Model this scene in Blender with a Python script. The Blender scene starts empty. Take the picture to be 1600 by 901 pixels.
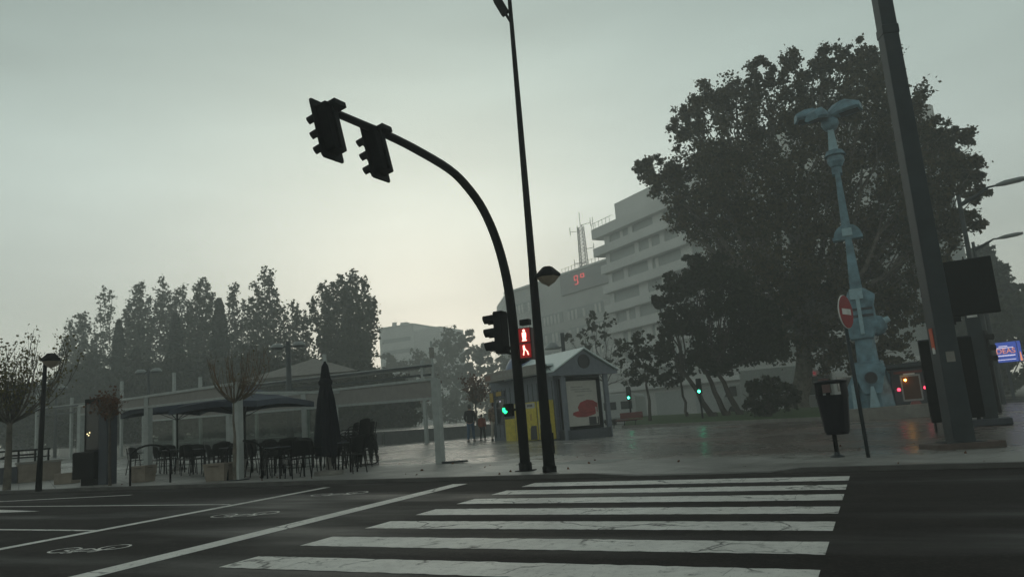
import bpy, math, random
import numpy as np
from mathutils import Vector, Matrix
R_ = math.radians
rnd = random.Random(7)
C = bpy.context.scene.collection
sc = bpy.context.scene

# ------------------------------------------------------------------ camera
F, H, CX, CY = 1210.0, 1.22, 800.0, 450.5
RW = np.array([[0.90268581, 0.14600506, 0.4047726],
               [0.42283524, -0.12651748, -0.89733143],
               [-0.07980412, 0.98116046, -0.17594161]])
camd = bpy.data.cameras.new('camera'); cam = bpy.data.objects.new('camera', camd); C.objects.link(cam)
cam.matrix_world = Matrix([list(RW[0]) + [0], list(RW[1]) + [0], list(RW[2]) + [H], [0, 0, 0, 1]])
camd.sensor_width = 36.0; camd.lens = 36.0 * F / 1600.0
camd.clip_start = 0.05; camd.clip_end = 3000
sc.camera = cam

# ------------------------------------------------------------------ world, sun, exposure
SUN_AZ = math.atan2(-0.515, 0.857)      # towards the pale glow over the far trees (x, y)
sv = Vector((-0.515, 0.857, 0.0)).normalized()
w = bpy.data.worlds.new('World'); sc.world = w; w.use_nodes = True
nt = w.node_tree; N = nt.nodes; L = nt.links
for n in list(N): N.remove(n)
out = N.new('ShaderNodeOutputWorld'); bg = N.new('ShaderNodeBackground')
sky = N.new('ShaderNodeTexSky'); sky.sky_type = 'NISHITA'; sky.sun_disc = False
sky.sun_elevation = R_(4); sky.sun_rotation = math.atan2(sv.x, sv.y)
sky.air_density = 1.0; sky.dust_density = 6.0
tc = N.new('ShaderNodeTexCoord'); sep = N.new('ShaderNodeSeparateXYZ'); L.new(tc.outputs['Generated'], sep.inputs[0])
def wmath(op, a, b=None, c=None):
    m = N.new('ShaderNodeMath'); m.operation = op
    for i, v in enumerate((a, b, c)):
        if v is None: continue
        if isinstance(v, (int, float)): m.inputs[i].default_value = v
        else: L.new(v, m.inputs[i])
    return m.outputs[0]
ramp = N.new('ShaderNodeValToRGB'); L.new(wmath('MULTIPLY', sep.outputs[2], 1.0), ramp.inputs[0])
cr = ramp.color_ramp; cr.interpolation = 'B_SPLINE'
stops = [(0.0, (8.2, 8.2, 6.7)), (0.10, (7.9, 8.5, 7.4)), (0.22, (7.1, 8.25, 7.7)), (0.38, (5.5, 6.75, 6.25)), (0.54, (3.1, 4.0, 3.75)), (0.72, (2.6, 2.9, 2.8)), (1.0, (2.8, 3.0, 2.9))]
while len(cr.elements) < len(stops): cr.elements.new(0.5)
for e, (p, c) in zip(cr.elements, stops): e.position = p; e.color = (c[0] / 10, c[1] / 10, c[2] / 10, 1)
# glow round the hidden sun
dot = N.new('ShaderNodeVectorMath'); dot.operation = 'DOT_PRODUCT'; L.new(tc.outputs['Generated'], dot.inputs[0])
gd = Vector((sv.x, sv.y, 0.11)).normalized(); dot.inputs[1].default_value = gd
g1 = wmath('POWER', wmath('MAXIMUM', dot.outputs['Value'], 0.0), 22.0)
g2 = wmath('POWER', wmath('MAXIMUM', wmath('MULTIPLY_ADD', dot.outputs['Value'], 0.5, 0.5), 0.0), 5.0)
noi = N.new('ShaderNodeTexNoise'); mp = N.new('ShaderNodeMapping'); L.new(tc.outputs['Generated'], mp.inputs[0])
mp.inputs['Scale'].default_value = (1.2, 1.2, 6.0); L.new(mp.outputs[0], noi.inputs[0]); noi.inputs['Scale'].default_value = 1.6; noi.inputs['Detail'].default_value = 3
cl = wmath('MULTIPLY_ADD', noi.outputs[0], 0.55, 0.72)
amp = wmath('MULTIPLY', wmath('MULTIPLY_ADD', g2, 0.56, 0.56), cl)
sc1 = N.new('ShaderNodeVectorMath'); sc1.operation = 'SCALE'; L.new(ramp.outputs[0], sc1.inputs[0]); L.new(wmath('MULTIPLY', amp, 10.0), sc1.inputs['Scale'])
glow = N.new('ShaderNodeVectorMath'); glow.operation = 'SCALE'; glow.inputs[0].default_value = (1.5, 0.80, 0.0); L.new(g1, glow.inputs['Scale'])
ad = N.new('ShaderNodeVectorMath'); ad.operation = 'ADD'; L.new(sc1.outputs[0], ad.inputs[0]); L.new(glow.outputs[0], ad.inputs[1])
hs = N.new('ShaderNodeHueSaturation'); hs.inputs['Saturation'].default_value = 0.35; L.new(sky.outputs[0], hs.inputs['Color'])
skk = N.new('ShaderNodeVectorMath'); skk.operation = 'SCALE'; L.new(hs.outputs[0], skk.inputs[0]); skk.inputs['Scale'].default_value = 0.25
ad2 = N.new('ShaderNodeVectorMath'); ad2.operation = 'ADD'; L.new(ad.outputs[0], ad2.inputs[0]); L.new(skk.outputs[0], ad2.inputs[1])
L.new(ad2.outputs[0], bg.inputs[0]); bg.inputs[1].default_value = 0.10
L.new(bg.outputs[0], out.inputs[0])

sd = bpy.data.lights.new('sun', 'SUN'); sd.energy = 0.12; sd.angle = R_(14); sd.color = (1.0, 0.9, 0.76)
so = bpy.data.objects.new('sun', sd); C.objects.link(so)
so.rotation_euler = (Vector((sv.x, sv.y, math.tan(R_(6))))).to_track_quat('Z', 'Y').to_euler()
sc.view_settings.view_transform = 'Standard'; sc.view_settings.look = 'None'
sc.view_settings.exposure = 0.0; sc.view_settings.gamma = 1.0; sc.view_settings.use_curve_mapping = False
sc.render.engine = 'CYCLES'
sc.cycles.max_bounces = 6; sc.cycles.diffuse_bounces = 2; sc.cycles.glossy_bounces = 3
sc.cycles.transparent_max_bounces = 12; sc.cycles.volume_bounces = 3; sc.cycles.use_denoising = True
sc.cycles.sample_clamp_indirect = 4.0

# ------------------------------------------------------------------ places: ground heights and sight lines
GX, GY, KERB = -0.0242570, 0.0060762, 0.075
def ray(px, py): return RW @ np.array([px - CX, -(py - CY), -F])
def at(px, py, Y):
    d = ray(px, py); t = Y / d[1]; p = np.array([0, 0, H]) + t * d
    return Vector(p.tolist())
def foot(px, py, off=KERB):
    d = ray(px, py); t = (H - off) / (GX * d[0] + GY * d[1] - d[2]); p = np.array([0, 0, H]) + t * d
    return Vector(p.tolist())
def road(x, y): return GX * x + GY * y
def pl(x, y): return GX * x + GY * y + KERB
def V(x, y, z=0.0): return Vector((x, y, z))
def onp(p, dz=0.0): return Vector((p[0], p[1], pl(p[0], p[1]) + dz))

# ------------------------------------------------------------------ materials
def mat(name, col, rough=0.6, metal=0.0, var=0.12, scale=6.0, bump=0.0, spec=0.5, trans=0.0, emit=None, es=0.0, alpha=None):
    m = bpy.data.materials.new(name); m.use_nodes = True
    t = m.node_tree; b = t.nodes['Principled BSDF']
    b.inputs['Roughness'].default_value = rough; b.inputs['Metallic'].default_value = metal
    b.inputs['Specular IOR Level'].default_value = spec
    tcn = t.nodes.new('ShaderNodeTexCoord'); n = t.nodes.new('ShaderNodeTexNoise'); n.inputs['Scale'].default_value = scale; n.inputs['Detail'].default_value = 6
    t.links.new(tcn.outputs['Object'], n.inputs['Vector'])
    r = t.nodes.new('ShaderNodeMapRange'); r.inputs[1].default_value = 0.3; r.inputs[2].default_value = 0.7
    r.inputs[3].default_value = 1 - var; r.inputs[4].default_value = 1 + var; t.links.new(n.outputs[0], r.inputs[0])
    s = t.nodes.new('ShaderNodeVectorMath'); s.operation = 'SCALE'; s.inputs[0].default_value = col; t.links.new(r.outputs[0], s.inputs['Scale'])
    t.links.new(s.outputs[0], b.inputs['Base Color'])
    if bump:
        bn = t.nodes.new('ShaderNodeBump'); bn.inputs['Strength'].default_value = bump; bn.inputs['Distance'].default_value = 0.02
        t.links.new(n.outputs[0], bn.inputs['Height']); t.links.new(bn.outputs[0], b.inputs['Normal'])
    if trans: b.inputs['Transmission Weight'].default_value = trans
    if emit: b.inputs['Emission Color'].default_value = (*emit, 1); b.inputs['Emission Strength'].default_value = es
    if alpha is not None: b.inputs['Alpha'].default_value = alpha
    return m
M = {}
M['black'] = mat('black_paint', (0.005, 0.0055, 0.007), 0.6, spec=0.12)
M['blackplastic'] = mat('black_plastic', (0.006, 0.006, 0.0075), 0.6, spec=0.12)
M['cloth_dark'] = mat('dark_cloth', (0.010, 0.011, 0.018), 0.95, bump=0.2, spec=.1)
M['canopy'] = mat('canopy_cloth', (0.07, 0.085, 0.115), 0.9)
M['white'] = mat('white_metal', (0.40, 0.43, 0.42), 0.5)
M['cream'] = mat('cream_cloth', (0.32, 0.305, 0.29), 0.85, var=0.08)
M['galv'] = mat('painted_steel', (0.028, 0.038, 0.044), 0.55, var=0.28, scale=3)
M['teal'] = mat('blue_grey_steel', (0.15, 0.26, 0.32), 0.6, var=0.45, scale=2.4, bump=0.3)
M['teal_pale'] = mat('pale_blue_steel', (0.34, 0.50, 0.56), 0.5)
M['concrete'] = mat('concrete', (0.24, 0.23, 0.21), 0.8, var=0.2, scale=4, bump=0.3)
M['tan'] = mat('tan_stone', (0.26, 0.22, 0.18), 0.8, var=0.2, scale=5, bump=0.3)
M['brownstone'] = mat('brown_stone', (0.10, 0.075, 0.065), 0.7, var=0.25, bump=0.3)
M['darkwall'] = mat('dark_granite', (0.13, 0.135, 0.135), 0.6, var=0.2, scale=3)
M['kiosk'] = mat('grey_panel', (0.15, 0.17, 0.20), 0.55)
M['kioskdark'] = mat('dark_panel', (0.045, 0.055, 0.07), 0.5)
M['roofmetal'] = mat('pale_roof', (0.68, 0.78, 0.77), 0.35, var=0.06)
M['dome'] = mat('blue_dome', (0.16, 0.20, 0.32), 0.35)
M['yellow'] = mat('yellow_panel', (0.62, 0.50, 0.04), 0.5, var=0.15)
M['ochre'] = mat('ochre_panel', (0.45, 0.30, 0.04), 0.5)
M['paper'] = mat('paper', (0.48, 0.47, 0.43), 0.6, var=0.05)
M['ink'] = mat('ink', (0.04, 0.04, 0.045), 0.6)
M['greytext'] = mat('grey_ink', (0.30, 0.295, 0.275), 0.6)
M['redprint'] = mat('red_print', (0.28, 0.03, 0.03), 0.5, var=0.3, scale=3)
M['redpaint'] = mat('red_paint', (0.30, 0.012, 0.018), 0.5)
M['orange'] = mat('orange_sticker', (0.6, 0.09, 0.03), 0.5)
M['whitepaint'] = mat('white_reflective', (0.7, 0.7, 0.68), 0.4)
M['bark'] = mat('bark', (0.07, 0.06, 0.05), 0.9, var=0.4, scale=8, bump=0.6)
M['barkpale'] = mat('pale_bark', (0.14, 0.125, 0.10), 0.9, var=0.5, scale=5, bump=0.5)
M['twig'] = mat('twig_bark', (0.16, 0.105, 0.06), 0.9, var=0.3)
M['soil'] = mat('soil', (0.04, 0.032, 0.026), 1.0, bump=0.5)
M['denim'] = mat('denim', (0.055, 0.11, 0.19), 0.85)
M['jacket'] = mat('black_jacket', (0.012, 0.012, 0.016), 0.8)
M['coat'] = mat('rust_coat', (0.24, 0.055, 0.028), 0.85)
M['khaki'] = mat('patterned_coat', (0.20, 0.14, 0.10), 0.85, var=0.5, scale=9)
M['beige'] = mat('beige_trousers', (0.42, 0.38, 0.33), 0.85)
M['skin'] = mat('skin', (0.45, 0.27, 0.2), 0.6)
M['hair'] = mat('grey_hair', (0.10, 0.095, 0.09), 0.8)
M['hairbrown'] = mat('brown_hair', (0.06, 0.03, 0.02), 0.8)
M['shoe'] = mat('shoe_leather', (0.02, 0.018, 0.016), 0.6)
M['shoegrey'] = mat('grey_shoe', (0.2, 0.19, 0.18), 0.7)
M['bus'] = mat('white_bus', (0.50, 0.53, 0.52), 0.35, var=0.06)
M['glassdark'] = mat('dark_glass', (0.025, 0.03, 0.035), 0.08, var=0.05)
M['rubber'] = mat('rubber', (0.015, 0.015, 0.015), 0.8)
M['wood'] = mat('red_wood_slats', (0.16, 0.035, 0.03), 0.6, var=0.3)
M['asphaltpatch'] = mat('steel_plate', (0.10, 0.12, 0.11), 0.35, var=0.2)
M['red_em'] = mat('red_light', (0.1, 0, 0), 0.4, emit=(1.0, 0.06, 0.06), es=2.2)
M['red_hot'] = mat('red_figure_light', (0.1, 0, 0), 0.4, emit=(1.0, 0.30, 0.24), es=5.0)
M['red_dim'] = mat('red_lens', (0.1, 0, 0), 0.4, emit=(1.0, 0.012, 0.02), es=0.17)
M['green_em'] = mat('green_light', (0, 0.1, 0.05), 0.4, emit=(0.02, 1.0, 0.28), es=3.0)
M['green_dot'] = mat('green_far_light', (0, 0.1, 0.05), 0.4, emit=(0.05, 1.0, 0.5), es=14.0)
M['amber_em'] = mat('amber_light', (0.1, 0.05, 0), 0.4, emit=(1.0, 0.45, 0.06), es=32.0)
M['redtail'] = mat('tail_light', (0.1, 0, 0), 0.4, emit=(1.0, 0.05, 0.10), es=4.0)
M['led'] = mat('led_digits', (0.1, 0, 0), 0.4, emit=(1.0, 0.12, 0.12), es=.9)
M['screen'] = mat('screen_blue', (0.02, 0.03, 0.1), 0.4, emit=(0.05, 0.10, 0.45), es=.8)
M['screenorange'] = mat('screen_orange', (0.1, 0.05, 0.02), 0.4, emit=(1.0, 0.36, 0.16), es=0.9)
M['screenwhite'] = mat('screen_white', (0.1, 0.1, 0.1), 0.4, emit=(0.85, 0.8, 1.0), es=0.9)
M['warm_em'] = mat('warm_lamp', (0.1, 0.1, 0.05), 0.4, emit=(1.0, 0.8, 0.4), es=2.5)
M['lanternglass'] = mat('lantern_glass', (0.30, 0.25, 0.19), 0.4)
M['domeglass'] = mat('milky_dome', (0.25, 0.28, 0.28), 0.3)
M['pglass'] = None
def glass_mat():
    m = bpy.data.materials.new('smoked_screen_glass'); m.use_nodes = True; t = m.node_tree
    for n in list(t.nodes): t.nodes.remove(n)
    o = t.nodes.new('ShaderNodeOutputMaterial'); mx = t.nodes.new('ShaderNodeMixShader'); tr = t.nodes.new('ShaderNodeBsdfTransparent'); gl = t.nodes.new('ShaderNodeBsdfGlossy')
    tr.inputs[0].default_value = (0.62, 0.66, 0.64, 1); gl.inputs['Roughness'].default_value = 0.05
    mx.inputs[0].default_value = 0.05; t.links.new(tr.outputs[0], mx.inputs[1]); t.links.new(gl.outputs[0], mx.inputs[2]); t.links.new(mx.outputs[0], o.inputs[0])
    return m
M['pglass'] = glass_mat()

def nodes_of(name):
    m = bpy.data.materials.new(name); m.use_nodes = True; t = m.node_tree; return m, t, t.nodes['Principled BSDF']
def ng(t, typ, **kw):
    n = t.nodes.new(typ)
    for k, v in kw.items(): setattr(n, k, v)
    return n
def mrange(t, src, a, b, c, d):
    r = ng(t, 'ShaderNodeMapRange'); r.inputs[1].default_value = a; r.inputs[2].default_value = b; r.inputs[3].default_value = c; r.inputs[4].default_value = d
    t.links.new(src, r.inputs[0]); return r.outputs[0]
def noise(t, vec, s, det=5, rough=0.5):
    n = ng(t, 'ShaderNodeTexNoise'); n.inputs['Scale'].default_value = s; n.inputs['Detail'].default_value = det; n.inputs['Roughness'].default_value = rough
    t.links.new(vec, n.inputs['Vector']); return n.outputs[0]
def mixc(t, fac, a, b):
    m = ng(t, 'ShaderNodeMix', data_type='RGBA')
    if isinstance(fac, float): m.inputs[0].default_value = fac
    else: t.links.new(fac, m.inputs[0])
    for i, v in ((6, a), (7, b)):
        if isinstance(v, tuple): m.inputs[i].default_value = (*v, 1)
        else: t.links.new(v, m.inputs[i])
    return m.outputs[2]
def mth(t, op, a, b=0.0):
    m = ng(t, 'ShaderNodeMath', operation=op)
    for i, v in enumerate((a, b)):
        if isinstance(v, (int, float)): m.inputs[i].default_value = v
        else: t.links.new(v, m.inputs[i])
    return m.outputs[0]
def cracks(t, vec, s, wdt, warp=0.5):
    nv = ng(t, 'ShaderNodeTexNoise'); nv.inputs['Scale'].default_value = 2.0; nv.inputs['Detail'].default_value = 4; t.links.new(vec, nv.inputs['Vector'])
    sc_ = ng(t, 'ShaderNodeVectorMath', operation='SCALE'); t.links.new(nv.outputs['Color'], sc_.inputs[0]); sc_.inputs['Scale'].default_value = warp
    a = ng(t, 'ShaderNodeVectorMath', operation='ADD'); t.links.new(vec, a.inputs[0]); t.links.new(sc_.outputs[0], a.inputs[1])
    vo = ng(t, 'ShaderNodeTexVoronoi', feature='DISTANCE_TO_EDGE'); vo.inputs['Scale'].default_value = s; t.links.new(a.outputs[0], vo.inputs['Vector'])
    return mrange(t, vo.outputs['Distance'], 0.0, wdt, 1.0, 0.0)
def asphalt():
    m, t, b = nodes_of('wet_asphalt'); v = ng(t, 'ShaderNodeTexCoord').outputs['Object']
    big = noise(t, v, 0.35, 4); fine = noise(t, v, 30, 5, 0.85); mid = noise(t, v, 5, 4)
    cr_ = mth(t, 'MULTIPLY', cracks(t, v, 0.45, 0.010, 0.9), mrange(t, noise(t, v, 0.4), 0.46, 0.54, 0, 1))
    c = mixc(t, mrange(t, big, 0.35, 0.65, 0, 1), (0.0135, 0.010, 0.009), (0.024, 0.019, 0.017))
    c = mixc(t, mrange(t, fine, 0.45, 0.72, 0.0, 0.85), c, (0.085, 0.073, 0.067))
    c = mixc(t, mrange(t, noise(t, v, 9, 6, 0.75), 0.42, 0.62, 0.55, 0.0), c, (0.012, 0.0105, 0.010))
    c = mixc(t, mrange(t, noise(t, v, 0.9, 5, 0.6), 0.52, 0.66, 0.0, 0.35), c, (0.055, 0.048, 0.044))
    c = mixc(t, cr_, c, (0.006, 0.006, 0.006))
    t.links.new(c, b.inputs['Base Color'])
    # streaks of standing damp along the traffic direction
    mp_ = ng(t, 'ShaderNodeMapping'); mp_.inputs['Scale'].default_value = (0.16, 0.75, 1.0); mp_.inputs['Rotation'].default_value = (0, 0, R_(-32)); t.links.new(v, mp_.inputs[0])
    st = noise(t, mp_.outputs[0], 1.0, 4)
    rg = mrange(t, st, 0.46, 0.66, 0.80, 0.36); t.links.new(rg, b.inputs['Roughness']); b.inputs['Specular IOR Level'].default_value = 0.14
    bp = ng(t, 'ShaderNodeBump'); bp.inputs['Strength'].default_value = 0.5; bp.inputs['Distance'].default_value = 0.01
    t.links.new(mth(t, 'ADD', fine, mid), bp.inputs['Height']); t.links.new(bp.outputs[0], b.inputs['Normal'])
    return m
def paint():
    m, t, b = nodes_of('worn_road_paint'); v = ng(t, 'ShaderNodeTexCoord').outputs['Object']
    geo = ng(t, 'ShaderNodeNewGeometry').outputs['Position']
    cr_ = mth(t, 'MULTIPLY', cracks(t, geo, 1.0, 0.024, 0.6), mrange(t, noise(t, geo, 0.8), 0.47, 0.54, 0, 1))
    mpp = ng(t, 'ShaderNodeMapping'); mpp.inputs['Scale'].default_value = (1.3, 0.35, 1); t.links.new(geo, mpp.inputs[0])
    cr2 = mth(t, 'MULTIPLY', cracks(t, mpp.outputs[0], 1.6, 0.012, 0.5), mrange(t, noise(t, geo, 1.3), 0.52, 0.60, 0, 0.7))
    wear = mth(t, 'ADD', mrange(t, noise(t, geo, 26, 5, 0.7), 0.59, 0.70, 0, 0.7), mrange(t, noise(t, geo, 4.5, 7, 0.75), 0.60, 0.68, 0, 0.8))
    f = mth(t, 'MINIMUM', mth(t, 'ADD', mth(t, 'ADD', cr_, cr2), wear), 1.0)
    base = mixc(t, mrange(t, noise(t, geo, 1.7, 5), 0.3, 0.7, 0, 1), (0.70, 0.69, 0.65), (0.88, 0.87, 0.82))
    base = mixc(t, mrange(t, noise(t, geo, 9, 5), 0.45, 0.75, 0, 0.35), base, (0.36, 0.35, 0.33))
    t.links.new(mixc(t, f, base, (0.045, 0.043, 0.04)), b.inputs['Base Color'])
    b.inputs['Roughness'].default_value = 0.5; b.inputs['Specular IOR Level'].default_value = 0.35
    return m
def paving():
    m, t, b = nodes_of('wet_stone_paving'); v = ng(t, 'ShaderNodeTexCoord').outputs['Object']
    br = ng(t, 'ShaderNodeTexBrick'); br.inputs['Scale'].default_value = 1.0; br.inputs['Brick Width'].default_value = 0.8; br.inputs['Row Height'].default_value = 0.8
    br.inputs['Mortar Size'].default_value = 0.012; br.offset = 0.5
    mp_ = ng(t, 'ShaderNodeMapping'); mp_.inputs['Rotation'].default_value = (0, 0, R_(33)); t.links.new(v, mp_.inputs[0]); t.links.new(mp_.outputs[0], br.inputs['Vector'])
    br.inputs['Color1'].default_value = (0.40, 0.40, 0.375, 1); br.inputs['Color2'].default_value = (0.46, 0.455, 0.43, 1); br.inputs['Mortar'].default_value = (0.14, 0.135, 0.125, 1)
    # reddish brown field of pavers in the middle of the square
    sp = ng(t, 'ShaderNodeSeparateXYZ'); t.links.new(v, sp.inputs[0])
    big = noise(t, v, 0.22, 4, 0.6); mid = noise(t, v, 1.7, 5); fine = noise(t, v, 22, 3)
    redf = mth(t, 'MULTIPLY', mrange(t, mth(t, 'ADD', sp.outputs[0], mth(t, 'MULTIPLY', big, 9.0)), -3.2, -1.2, 0, 1), mrange(t, sp.outputs[1], 16.5, 18.0, 0, 1))
    redc = mixc(t, mid, (0.13, 0.085, 0.07), (0.22, 0.16, 0.14))
    c = mixc(t, mth(t, 'MULTIPLY', redf, 0.92), br.outputs['Color'], redc)
    c = mixc(t, mrange(t, big, 0.42, 0.62, 0.75, 0.0), c, (0.13, 0.128, 0.118))
    c = mixc(t, mrange(t, mid, 0.5, 0.7, 0, 0.4), c, (0.11, 0.108, 0.10))
    c = mixc(t, mrange(t, fine, 0.55, 0.75, 0, 0.3), c, (0.06, 0.055, 0.05))
    t.links.new(c, b.inputs['Base Color'])
    wet = mth(t, 'ADD', mth(t, 'MULTIPLY', noise(t, v, 0.28, 3), 0.7), mth(t, 'MULTIPLY', mid, 0.3))
    # the strip along the kerb drains dry
    dry = mrange(t, sp.outputs[1], 14.6, 17.2, 0.12, 0.0)
    leftdry = mth(t, 'MULTIPLY', mrange(t, sp.outputs[0], -9.5, -7.0, 1, 0), mrange(t, sp.outputs[1], 17.6, 18.6, 0.16, 0.0))
    rr = mrange(t, mth(t, 'SUBTRACT', wet, mth(t, 'ADD', dry, leftdry)), 0.33, 0.50, 0.55, 0.25)
    t.links.new(rr, b.inputs['Roughness']); b.inputs['Specular IOR Level'].default_value = 0.5
    bp = ng(t, 'ShaderNodeBump'); bp.inputs['Strength'].default_value = 0.10; bp.inputs['Distance'].default_value = 0.01
    t.links.new(mth(t, 'ADD', mth(t, 'MULTIPLY', fine, 0.4), mth(t, 'ADD', mid, mth(t, 'MULTIPLY', br.outputs['Fac'], -0.5))), bp.inputs['Height']); t.links.new(bp.outputs[0], b.inputs['Normal'])
    return m
def grassm():
    m, t, b = nodes_of('grass_ground'); v = ng(t, 'ShaderNodeTexCoord').outputs['Object']
    t.links.new(mixc(t, noise(t, v, 1.2), (0.03, 0.065, 0.014), (0.06, 0.11, 0.03)), b.inputs['Base Color']); b.inputs['Roughness'].default_value = 0.95
    return m
def groundm():
    m, t, b = nodes_of('damp_park_ground'); v = ng(t, 'ShaderNodeTexCoord').outputs['Object']
    t.links.new(mixc(t, noise(t, v, 0.08), (0.045, 0.05, 0.035), (0.075, 0.07, 0.055)), b.inputs['Base Color']); b.inputs['Roughness'].default_value = 0.9
    return m
def leafm(name, c1, c2, tr=0.25):
    m = bpy.data.materials.new(name); m.use_nodes = True; t = m.node_tree
    b = t.nodes['Principled BSDF']; o = t.nodes['Material Output']
    gi = ng(t, 'ShaderNodeNewGeometry'); c = mixc(t, gi.outputs['Random Per Island'], c1, c2)
    t.links.new(c, b.inputs['Base Color']); b.inputs['Roughness'].default_value = 0.7; b.inputs['Specular IOR Level'].default_value = 0.25
    tl = ng(t, 'ShaderNodeBsdfTranslucent'); t.links.new(c, tl.inputs[0]); mx = ng(t, 'ShaderNodeMixShader'); mx.inputs[0].default_value = tr
    t.links.new(b.outputs[0], mx.inputs[1]); t.links.new(tl.outputs[0], mx.inputs[2]); t.links.new(mx.outputs[0], o.inputs[0])
    return m
M['asphalt'] = asphalt(); M['paint'] = paint(); M['paving'] = paving(); M['grass'] = grassm(); M['ground'] = groundm()
M['leafplane'] = leafm('plane_leaves', (0.025, 0.030, 0.014), (0.125, 0.098, 0.045))
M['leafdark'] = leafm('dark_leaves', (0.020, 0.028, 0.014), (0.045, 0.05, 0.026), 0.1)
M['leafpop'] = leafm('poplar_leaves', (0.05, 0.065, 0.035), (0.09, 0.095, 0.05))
M['leafyel'] = leafm('yellowing_leaves', (0.08, 0.08, 0.025), (0.17, 0.14, 0.045), .35)
M['leafred'] = leafm('russet_leaves', (0.11, 0.045, 0.028), (0.17, 0.085, 0.045))
M['leafcyp'] = leafm('cypress_needles', (0.022, 0.035, 0.022), (0.035, 0.05, 0.03), 0.0)

# ------------------------------------------------------------------ geometry helpers
class MB:
    def __init__(s): s.v = []; s.f = []
    def add(s, vs, fs):
        o = len(s.v); s.v += [tuple(v) for v in vs]; s.f += [tuple(i + o for i in f) for f in fs]; return s
    def box(s, x0, x1, y0, y1, z0, z1, mtx=None):
        vs = [Vector((x, y, z)) for z in (z0, z1) for y in (y0, y1) for x in (x0, x1)]
        if mtx is not None: vs = [mtx @ v for v in vs]
        return s.add(vs, [(0, 2, 3, 1), (4, 5, 7, 6), (0, 1, 5, 4), (2, 6, 7, 3), (0, 4, 6, 2), (1, 3, 7, 5)])
    def bar(s, p, q, wdt, hgt=None, up=Vector((0, 0, 1))):
        p = Vector(p); q = Vector(q); hgt = hgt or wdt; d = (q - p).normalized()
        if abs(d.dot(up)) > 0.99: up = Vector((0, 1, 0))
        a = d.cross(up).normalized() * wdt / 2; b = a.cross(d).normalized() * hgt / 2
        vs = [p - a - b, p + a - b, p + a + b, p - a + b, q - a - b, q + a - b, q + a + b, q - a + b]
        return s.add(vs, [(0, 1, 2, 3), (4, 7, 6, 5), (0, 4, 5, 1), (1, 5, 6, 2), (2, 6, 7, 3), (3, 7, 4, 0)])
    def tube(s, pts, rad, n=10, cap=True):
        pts = [Vector(p) for p in pts]
        if isinstance(rad, (int, float)): rad = [rad] * len(pts)
        up = Vector((0.13, 0.97, 0.2)); vs = []
        for i, p in enumerate(pts):
            d = (pts[min(i + 1, len(pts) - 1)] - pts[max(i - 1, 0)]).normalized()
            a = d.cross(up)
            if a.length < 0.05: a = d.cross(Vector((1, 0, 0)))
            a.normalize(); b = a.cross(d).normalized(); up = d.cross(a) * -1 if False else up
            for k in range(n):
                t = 2 * math.pi * k / n; vs.append(p + (a * math.cos(t) + b * math.sin(t)) * rad[i])
        fs = []
        for i in range(len(pts) - 1):
            for k in range(n):
                k2 = (k + 1) % n; fs.append((i * n + k, i * n + k2, (i + 1) * n + k2, (i + 1) * n + k))
        if cap: fs.append(tuple(range(n - 1, -1, -1))); fs.append(tuple((len(pts) - 1) * n + k for k in range(n)))
        return s.add(vs, fs)
    def lathe(s, prof, n=20, c=(0, 0, 0), mtx=None, ph=0.0):
        vs = []; fs = []
        for r, z in prof:
            for k in range(n):
                t = 2 * math.pi * k / n + ph; v = Vector((c[0] + r * math.cos(t), c[1] + r * math.sin(t), c[2] + z))
                vs.append(mtx @ v if mtx is not None else v)
        for i in range(len(prof) - 1):
            for k in range(n):
                k2 = (k + 1) % n; fs.append((i * n + k, i * n + k2, (i + 1) * n + k2, (i + 1) * n + k))
        fs.append(tuple(range(n - 1, -1, -1))); fs.append(tuple((len(prof) - 1) * n + k for k in range(n)))
        return s.add(vs, fs)
    def prism(s, poly, a, b, axis='y', mtx=None):
        # poly: 2D outline; axis 'y' -> (x,z) swept along y; 'x' -> (y,z) along x; 'z' -> (x,y) along z
        n = len(poly); vs = []
        for t in (a, b):
            for u, v_ in poly:
                p = Vector((u, t, v_)) if axis == 'y' else (Vector((t, u, v_)) if axis == 'x' else Vector((u, v_, t)))
                vs.append(mtx @ p if mtx is not None else p)
        fs = [tuple(range(n)), tuple(range(2 * n - 1, n - 1, -1))]
        for i in range(n):
            j = (i + 1) % n; fs.append((i, i + n, j + n, j))
        return s.add(vs, fs)
    def build(s, name, m, parent=None, smooth=False, bevel=0.0):
        me = bpy.data.meshes.new(name); me.from_pydata(s.v, [], s.f); me.update()
        import bmesh
        bm = bmesh.new(); bm.from_mesh(me); bmesh.ops.recalc_face_normals(bm, faces=bm.faces); bm.to_mesh(me); bm.free()
        me.materials.append(M[m] if isinstance(m, str) else m)
        if smooth:
            for p in me.polygons: p.use_smooth = len(p.vertices) <= 4
        o = bpy.data.objects.new(name, me); C.objects.link(o)
        if parent is not None: o.parent = parent
        if bevel:
            bv = o.modifiers.new('bevel', 'BEVEL'); bv.width = bevel; bv.segments = 2; bv.limit_method = 'ANGLE'
        return o
def tag(o, label, cat, group=None):
    o['label'] = label; o['category'] = cat
    if group: o['group'] = group
    return o
def thing(name, label, cat, loc=(0, 0, 0), rz=0.0, group=None):
    o = bpy.data.objects.new(name, None); C.objects.link(o); o.location = loc; o.rotation_euler = (0, 0, rz); o.empty_display_size = 0.2
    return tag(o, label, cat, group)
def struct(o): o['kind'] = 'structure'; return o
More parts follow.
